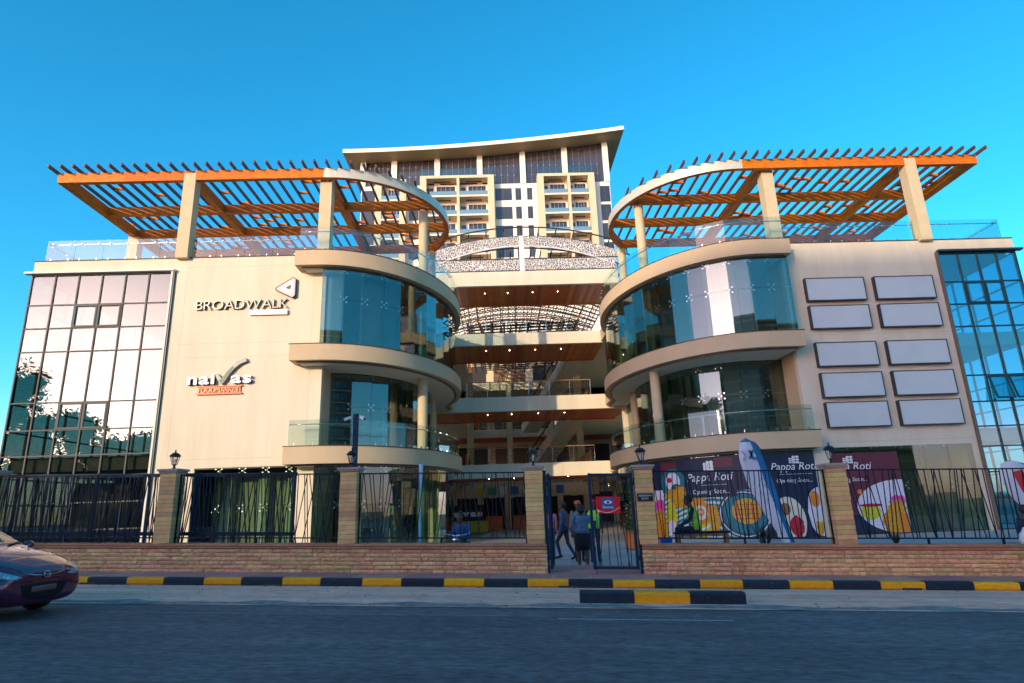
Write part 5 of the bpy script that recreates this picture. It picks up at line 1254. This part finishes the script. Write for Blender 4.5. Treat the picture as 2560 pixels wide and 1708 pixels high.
SIT = dict(pel=(0,-.05,.52), che=(0,-.02,.84), nec=(0,.03,1.05), hea=(0,.07,1.19), hipL=(-.095,-.03,.51), kneL=(-.12,.40,.52), ankL=(-.12,.40,.09), toeL=(-.12,.57,.035), hipR=(.095,-.03,.51), kneR=(.12,.40,.52), ankR=(.12,.36,.09), toeR=(.12,.53,.035), shoL=(-.175,0,.99), elbL=(-.22,.10,.73), wriL=(-.13,.30,.62), shoR=(.175,0,.99), elbR=(.22,.10,.73), wriR=(.13,.30,.62))
TZ = .50
tc = MB().box(SP(2.6,.5).x, SP(13,.5).x, 15.0, 17.6, -.1, TZ); tag(tc.build('raised_terrace', M_['plaza']), kind='structure')
gb = Vector((SP(3.62,1.35).x, SP(3.62,1.35).y, TZ))
human('seated guard in a green hi-vis vest on the wooden bench', gb, R(78), 1.72, 'navy', 'navy', SIT, vest='hiviz', hair=True)
bn = thing('bench', gb + Vector((.35,.02,0)), 'long wooden bench with a dark seat behind the fence right of the gate', 'bench')
Bb = Matrix.Translation(gb + Vector((.22,.0,0))) @ Matrix.Rotation(-SA, 4, 'Z')
sbox('seat', bn, M_['navy'], -.70, .62, -.17, .17, .41, .455, Bb); M_['benchwood'] = mat('bench_wood', (.32,.17,.07), .6, var=.2, scale=8)
for x in (-.64, .54):
    for y in (-.13, .13): sbox('leg', bn, M_['benchwood'], x-.03, x+.03, y-.03, y+.03, 0, .41, Bb)
sbox('apron', bn, M_['benchwood'], -.66, .58, -.15, -.12, .34, .41, Bb); sbox('apron', bn, M_['benchwood'], -.66, .58, .12, .15, .34, .41, Bb)
# blue bucket beside the bench
bk_ = thing('bucket', gb + Vector((-.72,-.05,0)), 'blue plastic container at the left end of the bench', 'bucket')
MB().lathe([(.12,0),(.15,.30),(.16,.31),(.15,.315),(.115,.02)], 16, gb + Vector((-.72,-.05,0))).build('tub', mat('blue_plastic', (.01,.12,.5), .35), bk_)
# motorbike and rider
mbp = bs_(-2.25, 1.75)
human('rider in a dark blue jacket sitting on the motorbike behind the fence', mbp + Vector((0,0,.24)), R(172), 1.72, 'blue', 'black', dict(SIT, che=(0,.03,.83), nec=(0,.1,1.03), hea=(0,.15,1.16), wriL=(-.10,.36,.70), wriR=(.10,.36,.70)), hair=True)
mk = thing('motorbike', mbp, 'dark motorbike with a green tank under the rider behind the fence', 'motorbike')
BM_ = Matrix.Translation(mbp) @ Matrix.Rotation(R(172), 4, 'Z')
M_['rubber'] = mat('rubber', (.012,.012,.013), .8)
for y in (.75, -.62):
    w = MB(); w.lathe([(.26,-.04),(.30,-.05),(.31,0),(.30,.05),(.26,.04)], 24, (0,y,.31), 'X'); wh = w.build('wheel', M_['rubber'], mk, BM_)
    MB().lathe([(.255,-.02),(.255,.02)], 20, (0,y,.31), 'X').build('rim', M_['steel'], wh, BM_)
MB().ball((0,.25,.74), .17, 14, 8, (.8,1.5,.75)).build('tank', mat('green_tank', (.03,.16,.06), .25, coat=.6), mk, BM_)
MB().box(-.13,.13,-.62,.05,.68,.77).build('seat', C_['black'], mk, BM_)
MB().box(-.13,.13,-.2,.3,.28,.58).build('engine', M_['steel'], mk, BM_)
MB().tube([(0,.75,.31),(0,.52,.95)], .03, 8).tube([(-.33,.42,1.02),(-.1,.52,.98),(.1,.52,.98),(.33,.42,1.02)], .014, 8).build('fork_and_bars', M_['steel'], mk, BM_)
MB().ball((0,.62,.88), .09, 12, 8).build('headlamp', M_['lampglass'] if False else M_['steel'], mk, BM_)
MB().bar((0,-.62,.31),(0,.1,.4),.2,.05).bar((0,-.55,.62),(0,-.62,.31),.24,.03).build('frame', M_['dark2'], mk, BM_)
# pedestrian at the right picture edge
pb = SP(9.98, -.75, .11)
human('pedestrian in dark blue carrying a white plastic bag at the right picture edge', pb, R(-80), 1.45, 'navy', 'navy', dict(kneL=(-.1,.12,.52), ankL=(-.1,.10,.10), toeL=(-.1,.27,.04), kneR=(.1,-.05,.50), ankR=(.1,-.30,.16), toeR=(.1,-.20,.05), wriR=(.25,-.02,.86), elbR=(.24,-.05,1.12)))
bag = thing('carrier_bag', pb + Vector((-.22,-.12,.85)), 'white plastic carrier bag held by the pedestrian at the right edge', 'bag')
g_ = MB(); g_.lathe([(.02,.34),(.05,.28),(.11,.20),(.13,.10),(.11,.02),(.05,0)], 12, pb + Vector((-.22,-.16,.70))); g_.smooth = True; g_.build('sack', mat('white_plastic', (.62,.66,.68), .4, bump=.6, bscale=18), bag)
# shop dummies behind the left curved window
for k, (x, y, top, leg, w) in enumerate(((-5.9, 28.3, 'navy', 'black', False), (-5.0, 28.9, 'jean', 'jean', True), (-4.2, 29.7, 'black', 'navy', False))):
    human(('shop dummy in a dark suit, leftmost of three behind the curved window', 'shop dummy in blue denim, middle of three behind the curved window', 'shop dummy in black, rightmost of three behind the curved window')[k], Vector((x,y,.09)), R(180), 1.78, top, leg, {}, hair=False, cat='mannequin', name='mannequin', skin='mannequin', vox=.016, woman=w, group='dressed dummies in the shop window')
# flower planter inside the gate
def leaves(b, c, n, r, size, rr, up=.5, zmin=None):
    for _ in range(n):
        a = rr.uniform(0, 6.283); u = rr.uniform(-1, 1); f = r*rr.random()**.4; s = math.sqrt(1-u*u)
        p = Vector(c) + Vector((f*s*math.cos(a), f*s*math.sin(a), f*u*up*1.6))
        d1 = Vector((rr.uniform(-1,1), rr.uniform(-1,1), rr.uniform(-.6,.8))).normalized(); d2 = d1.cross(Vector((rr.uniform(-1,1), rr.uniform(-1,1), rr.uniform(-1,1)))).normalized()
        L = size*rr.uniform(.6,1.4); w = L*.42
        b.add([p, p+d1*L*.5+d2*w*.5, p+d1*L, p+d1*L*.5-d2*w*.5], [(0,1,2,3)])
M_['leaf'] = mat('leaf_green', (.035,.10,.02), .6, var=.45, scale=5); M_['leafd'] = mat('leaf_dark', (.018,.05,.012), .6, var=.5, scale=1.2); M_['bark'] = mat('bark', (.08,.055,.04), .9, var=.3, scale=8, bump=.6, bscale=20)
plc = bs_(2.95, 9.0)
pt = thing('planter', plc, 'orange pot of flowers inside the gate', 'planter')
MB().lathe([(.22,0),(.30,.05),(.34,.55),(.37,.62),(.33,.63),(.30,.58)], 18, plc).build('pot', M_['orange'], pt)
rr = random.Random(9); b = MB(); leaves(b, plc+Vector((0,0,1.15)), 260, .40, .13, rr, .8); b.build('foliage', M_['leaf'], pt)
b = MB(); leaves(b, plc+Vector((0,0,1.25)), 90, .42, .09, rr, .8); b.build('flowers', mat('orange_flower', (.75,.2,.02), .6), pt)
for k, (u, v, h, lab) in enumerate(((5.15,.85,.62,'small dark leafy plant behind the fence in front of the plate print'), (8.05,.75,.32,'low spiky plant behind the fence near the right end'))):
    c = SP(u, v); c.z = TZ; t = thing('plant', c, lab, 'plant'); b = MB(); rr = random.Random(30+k)
    for i in range(34):
        a = rr.uniform(0,6.28); L = h*rr.uniform(.7,1.3); tip = c+Vector((math.cos(a)*L*.55, math.sin(a)*L*.55, L*rr.uniform(.55,1))); mid = c.lerp(tip,.5)+Vector((0,0,.08)); sd = Vector((-math.sin(a),math.cos(a),0))*.022
        b.add([c, mid+sd, tip, mid-sd], [(0,1,2,3)])
    b.build('leaves', M_['leafd'], t); MB().tube([c, c+Vector((0,0,h*.5))], [.02,.008], 6).build('stem', M_['bark'], t)

# ------------------------------------------------------------------ purple hatchback at the left edge
def car(label):
    M0 = SMAT(-7.50, -5.45, -.012) @ Matrix.Rotation(R(-3.0), 4, 'Z')
    t = bpy.data.objects.new('parked_car', None); t.name = 'hatchback_car'; _link(t, None, M0); tag(t, label, 'car')
    ST = [(.004,[(0,.34),(.22,.34),(.30,.38),(.32,.45),(.30,.53),(.22,.565),(0,.57)]),
          (.0,[(0,.245),(.40,.25),(.565,.33),(.60,.45),(.555,.58),(.41,.635),(0,.65)]),
          (-.022,[(0,.21),(.50,.215),(.66,.31),(.70,.45),(.65,.61),(.47,.675),(0,.692)]),
          (-.10,[(0,.19),(.62,.195),(.755,.31),(.785,.47),(.735,.66),(.53,.742),(0,.765)]),
          (-.24,[(0,.175),(.70,.185),(.81,.32),(.828,.51),(.78,.72),(.575,.815),(0,.845)]),
          (-.42,[(0,.17),(.73,.18),(.83,.32),(.84,.55),(.80,.77),(.62,.885),(0,.925)]),
          (-.78,[(0,.17),(.76,.18),(.845,.32),(.85,.57),(.83,.84),(.68,.955),(0,.995)]),
          (-1.02,[(0,.17),(.76,.18),(.845,.32),(.85,.58),(.83,.87),(.70,.985),(0,1.03)]),
          (-1.30,[(0,.17),(.76,.18),(.845,.32),(.85,.58),(.83,.89),(.66,1.16),(0,1.20)]),
          (-1.68,[(0,.17),(.76,.18),(.845,.32),(.85,.58),(.835,.91),(.60,1.385),(0,1.415)]),
          (-2.1,[(0,.17),(.76,.18),(.845,.32),(.85,.58),(.84,.92),(.57,1.445),(0,1.48)]),
          (-2.8,[(0,.17),(.76,.18),(.845,.32),(.85,.58),(.835,.94),(.55,1.42),(0,1.46)]),
          (-3.3,[(0,.18),(.75,.19),(.83,.33),(.84,.58),(.815,.95),(.53,1.34),(0,1.38)]),
          (-3.62,[(0,.20),(.72,.21),(.80,.34),(.81,.58),(.79,.93),(.52,1.12),(0,1.16)]),
          (-3.82,[(0,.24),(.64,.25),(.73,.36),(.75,.57),(.71,.84),(.5,.95),(0,.98)]),
          (-3.90,[(0,.34),(.45,.35),(.55,.42),(.58,.57),(.54,.74),(.4,.82),(0,.84)])]
    b = MB(); n = 12; V = []
    for x, P in ST:
        ring = [(x, y, z) for y, z in P] + [(x, -y, z) for y, z in reversed(P[1:-1])]
        V += ring
    b.add(V, [(i*n+j, i*n+(j+1)%n, (i+1)*n+(j+1)%n, (i+1)*n+j) for i in range(len(ST)-1) for j in range(n)] + [tuple(range(n)), tuple(reversed(range((len(ST)-1)*n, len(ST)*n)))])
    me, _ = b.mesh('body', M_['carpaint']); o = bpy.data.objects.new('body', me); COL.objects.link(o); ss = o.modifiers.new('s','SUBSURF'); ss.levels = 3; ss.render_levels = 3
    full = apply_mods(o)
    bm = bmesh.new(); bm.from_mesh(full); bvh = BVHTree.FromBMesh(bm); bm.free()
    cut = MB()
    for x in (-.80, -3.29):
        for s in (-1, 1): cut.lathe([(.335,s*.55),(.335,s*1.0)], 28, (x,0,.30), 'Y')
    cm = cut.mesh('cut', M_['rubber'])[0]; co = bpy.data.objects.new('cut', cm); COL.objects.link(co)
    o = bpy.data.objects.new('body', full); COL.objects.link(o); bo = o.modifiers.new('b','BOOLEAN'); bo.operation = 'DIFFERENCE'; bo.object = co; bo.solver = 'EXACT'
    me = apply_mods(o); bpy.data.objects.remove(co); smooth_by_angle(me, 40)
    body = piece('body', me, t, M0)
    def hit(p, d):
        h, nrm, _, _ = bvh.ray_cast(Vector(p), Vector(d).normalized()); return (h, nrm) if h else (None, None)
    def patch(name, outline, start, d, m, off=.006, rings=6, parent=None, dens=3):
        """outline: star-shaped loop of 3-D start points; each grid point is ray-cast along d on to the body"""
        O = []
        for i, p in enumerate(outline):
            q = outline[(i+1) % len(outline)]
            for k in range(dens): O.append(Vector(p).lerp(Vector(q), k/dens))
        c = sum((Vector(p) for p in O), Vector())/len(O); g = MB(); nn = len(O); Q = []
        for r_ in range(rings+1):
            for p in O:
                s_ = c.lerp(p, max(.001, r_/rings)); h, nr = hit(s_, d)
                if h is None: h, nr = (Q[-nn] if len(Q) >= nn else c), Vector((0,0,0))
                else: h = h + nr*off*(1 if r_ < rings else -.3)
                Q.append(h)
        g.add(Q, [(i*nn+j, i*nn+(j+1)%nn, (i+1)*nn+(j+1)%nn, (i+1)*nn+j) for i in range(rings) for j in range(nn)])
        g.smooth = True; return g.build(name, m, parent or t, M0)
    def line(name, P, d, m, w=.012, off=.003):
        T_ = []
        for a, c in zip(P, P[1:]):
            for k in range(8):
                h, nr = hit(Vector(a).lerp(Vector(c), k/8), d)
                if h: T_.append(h + nr*off)
        if len(T_) > 2: MB().tube(T_, w/2, 5).build(name, m, t, M0)
    F = lambda y, z: (1.0, y, z)
    patch('lower_grille', [F(-.44,.50),(1,-.2,.515),F(.2,.515),F(.44,.50),F(.37,.33),F(.24,.275),F(0,.265),F(-.24,.275),F(-.37,.33)], None, (-1,0,0), M_['cardark'], .007)
    patch('number_plate', [F(-.26,.475),F(.26,.475),F(.26,.375),F(-.26,.375)], None, (-1,0,0), mat('reddish_plate', (.16,.06,.07), .5), .022, 3)
    patch('grille_slot', [F(-.36,.655),F(0,.64),F(.36,.655),F(.2,.617),F(0,.605),F(-.2,.617)], None, (-1,0,0), M_['cardark'], .006)
    line('chrome_wing', [F(-.32,.645),F(-.2,.625),F(-.06,.612)], (-1,0,0), M_['steel'], .014, .008); line('chrome_wing', [F(.32,.645),F(.2,.625),F(.06,.612)], (-1,0,0), M_['steel'], .014, .008)
    h, nr = hit((1,0,.618), (-1,0,0)); q = nr.to_track_quat('Z','Y').to_matrix().to_4x4(); ME = M0 @ Matrix.Translation(h+nr*.02) @ q
    em = MB().tube([(.058*math.cos(R(a)), .047*math.sin(R(a)), 0) for a in range(0,361,20)], .008, 6); eo = em.build('emblem', M_['steel'], t, ME)
    up = q.inverted().to_3x3() @ Vector((0,0,1)); rt = q.inverted().to_3x3() @ Vector((0,1,0))
    w_ = MB()
    for s in (-1, 1): w_.tube([rt*s*.046+up*.012, rt*s*.022+up*.006, Vector((0,0,0))-up*.018], [.006,.007,.005], 5)
    w_.build('emblem_wings', M_['steel'], eo, ME)
    for s in (-1, 1):
        hl = [(1,s*y,z) for y, z in ((.385,.600),(.47,.630),(.58,.672),(.69,.722),(.775,.768),(.81,.765),(.815,.725),(.77,.665),(.69,.615),(.58,.580),(.47,.578))]
        lamp = patch('headlight', hl, None, (-1,0,0), M_['headl'], .008, 7)
        for cy, cz, rr in ((.62,.635,.042),(.72,.70,.036)): patch('lamp_bowl', [(1,s*(cy+rr*math.cos(R(a))),cz+rr*.8*math.sin(R(a))) for a in range(0,360,45)], None, (-1,0,0), M_['steel'], .013, 4, lamp, 1)
        patch('fog_recess', [(.3,s*.94,.41),(.3,s*1.04,.42),(.18,s*1.12,.40),(.18,s*1.12,.30),(.3,s*1.0,.28),(.34,s*.92,.31)], None, (-1,-s*.45,0), M_['cardark'], .006)
        patch('side_window', [(-1.30,s*1.2,.93),(-1.66,s*1.2,1.30),(-2.0,s*1.2,1.37),(-2.75,s*1.2,1.36),(-3.05,s*1.2,1.24),(-3.1,s*1.2,1.0),(-2.2,s*1.2,.95)], None, (0,-s,0), M_['carglass'], .004, 7)
        line('window_pillar', [(-2.12,s*1.2,.93),(-2.16,s*1.2,1.38)], (0,-s,0), M_['cardark'], .05, .004)
        for P in ([(-1.15,s*1.2,.25),(-1.12,s*1.2,.85)], [(-2.12,s*1.2,.25),(-2.12,s*1.2,.92)], [(-2.95,s*1.2,.55),(-3.0,s*1.2,.95)], [(-1.15,s*1.2,.25),(-2.9,s*1.2,.25)]): line('door_gap', P, (0,-s,0), M_['cardark'], .008, .0)
        for x in (-2.0, -2.85): line('door_handle', [(x,s*1.2,.80),(x+.18,s*1.2,.805)], (0,-s,0), M_['carpaint'], .03, .012)
        line('bonnet_gap', [(.0,s*.36,2),(-.2,s*.58,2),(-.5,s*.70,2),(-1.0,s*.76,2)], (0,0,-1), M_['cardark'], .008, 0)
        mi = MB().ball((-1.32,s*.95,.98), .1, 12, 8, (.6,1,.75)); mi.smooth = True; mi.build('mirror', M_['carpaint'], t, M0)
        patch('tail_light', [(-4.2,s*.9,.98),(-4.0,s*1.0,.98),(-3.9,s*1.1,.75),(-4.2,s*.95,.72)], None, (1,-s*.5,0), M_['red'], .006, 4)
        for x in (-.80, -3.29):
            w = MB().lathe([(.20,-.09),(.285,-.095),(.305,-.06),(.308,0),(.305,.06),(.285,.095),(.20,.09)], 32, (x,s*.735,.308), 'Y'); w.smooth = True; wo = w.build('wheel', M_['rubber'], t, M0)
            rm = MB().lathe([(.205,-.085),(.205,.085)], 28, (x,s*.735,.308), 'Y'); rm.build('rim', M_['cardark'], wo, M0)
            sp = MB()
            for k in range(10): a = R(36*k); sp.bar((x+.03*math.cos(a),s*.825,.308+.03*math.sin(a)), (x+.195*math.cos(a),s*.822,.308+.195*math.sin(a)), .04, .02, (0,1,0))
            sp.build('spokes', M_['steel'], wo, M0)
    patch('windscreen', [(1,-.66,1.045),(1,0,1.075),(1,.66,1.045),(1,.60,1.20),(1,.54,1.345),(1,0,1.385),(1,-.54,1.345),(1,-.60,1.20)], None, (-1,0,0), M_['carglass'], .005, 8)
    patch('rear_window', [(-5,-.52,1.02),(-5,.52,1.02),(-5,.48,1.28),(-5,-.48,1.28)], None, (1,0,0), M_['carglass'], .005, 6)
    for y in (-.28, .22): line('wiper', [(-.98,y,2),(-1.10,y+.28,2),(-1.14,y+.5,2)], (0,0,-1), M_['cardark'], .02, .012)
    line('bumper_crease', [F(-.70,.545),F(-.4,.56),F(0,.56),F(.4,.56),F(.70,.545)], (-1,0,0), M_['cardark'], .006, -.001)
    return t
M_['carpaint'] = mat('purple_car_paint', (.085,.004,.036), .22, metal=.3, coat=1.0, var=.1, scale=3); M_['cardark'] = mat('car_black_trim', (.008,.009,.011), .6, spec=.2); M_['carglass'] = mat('car_glass', (.012,.015,.016), .03, spec=.9, coat=.5); M_['headl'] = mat('headlamp_lens', (.22,.34,.38), .08, metal=.35, coat=1.0)
car('dark purple hatchback entering the picture at the left edge of the road')

# ------------------------------------------------------------------ across the road, behind the viewer: what shades the street and shows in the glass
M_['brick'] = mat('brown_brick', (.26,.13,.07), .9, var=.15, scale=2); M_['band'] = mat('pale_band', (.62,.58,.50), .8)
ob = thing('brick_block', (10, -118, 0), 'tall brown brick block with pale bands far across the road, reflected in the curved glass', 'building')
MB().box(-89, 110, -128, -110, -3, 48.6).build('wall', M_['brick'], ob)  # height and distance set for the shade on street and right wing
sbox('parapet', ob, M_['band'], -89.4, 110.4, -128.4, -109.6, 48.6, 49.1)
for f in range(14):
    z = 1.2 + f*3.35
    sbox('floor_band', ob, M_['band'], -89.02, 110, -109.99, -109.8, z+2.5, z+2.85)
    for k in range(18):
        x = -86 + k*8.6
        w = sbox('window', ob, M_['glassT'], x, x+4.6, -110.02, -109.92, z, z+1.9); sbox('frame', w, M_['band'], x+2.2, x+2.4, -109.92, -109.86, z, z+1.9)
def tree(label, base, H, R0, seed, nleaf=7000):
    t = thing('street_tree', base, label, 'tree', 'trees across the road behind the viewer'); r = random.Random(seed); base = Vector(base)
    tr = MB(); top = base+Vector((r.uniform(-.4,.4), r.uniform(-.4,.4), H*.62)); tr.tube([base, base.lerp(top,.35)+Vector((.12,.1,0)), top], [H*.028, H*.020, H*.010], 10)
    cl = MB(); cen = []
    for k in range(11):
        a = 2.4*k + r.uniform(-.3,.3); hh = H*(.38+.52*k/10); rad = R0*(.55+.45*math.sin(math.pi*(k+1.5)/12))*r.uniform(.7,1.05)
        tip = base+Vector((math.cos(a)*rad*.75, math.sin(a)*rad*.75, hh)); st = base.lerp(top, .35+.6*k/10); tr.tube([st, st.lerp(tip,.5)+Vector((0,0,.3)), tip], [H*.011, H*.007, H*.003], 6); cen.append((tip, rad*.62))
    cen.append((base+Vector((0,0,H*.86)), R0*.5))
    for c, q in cen:
        cl.ball(c, q*.62, 9, 6, (1,1,.75))
        for j in range(5):
            sub = c+Vector((r.uniform(-1,1), r.uniform(-1,1), r.uniform(-.6,.6)))*q*.7; leaves(cl, sub, nleaf//(len(cen)*5), q*.66, .42, r, .6)
    tr.smooth = True; tr.build('trunk', M_['bark'], t); cl.build('crown', M_['leafd'], t)
hg = thing('hedge', (-45, -8, 0), 'clipped dark hedge added across the road to darken the low reflections', 'hedge')
sbox('core', hg, M_['leafd'], -78, -16, -9.2, -8.0, 0, 4.3)  # unseen hedge, added to keep bright sky out of the ground-floor glass
b = MB(); rr = random.Random(44)
for k in range(62): leaves(b, (-78+k+.5, -8.4, 2.4), 150, 1.3, .34, rr, 1.05)
b.build('foliage', M_['leafd'], hg)
tree('tall dark tree across the road at far left, tallest of the reflected trees', (-52, -12, 0), 18.6, 5.2, 1, 9000)
tree('round dark tree across the road next to the tallest one', (-45.5, -12, 0), 13.6, 4.2, 2, 9000)
tree('lower dark tree across the road nearest the brick block', (-38.5, -11, 0), 10.6, 3.8, 3, 8000)
tree('bushy low tree between the reflected trees and the brick block', (-31.5, -12, 0), 10.6, 3.9, 4, 8000)
tree('broad tree across the road at the outer left end of the row', (-60, -13, 0), 15.5, 5.2, 5, 7000)
tree('short bushy tree added across the road to shade the left fence', (-25.5, -11, 0), 10.4, 3.8, 6, 8000)  # this tree and the next are added to keep sun off fence and road
tree('rounded tree added across the road beside the short bushy one', (-19.5, -11.5, 0), 9.0, 3.6, 7, 7000)
for k, (x, y) in enumerate(((-36, -9), (-42, -9.5), (-48, -9), (-54.5, -10))):
    tree('low bush tree under the tall reflected trees, %s from the viewer' % ('nearest', 'second', 'third', 'farthest')[k], (x, y, 0), 7.2, 3.6, 20+k, 6000)
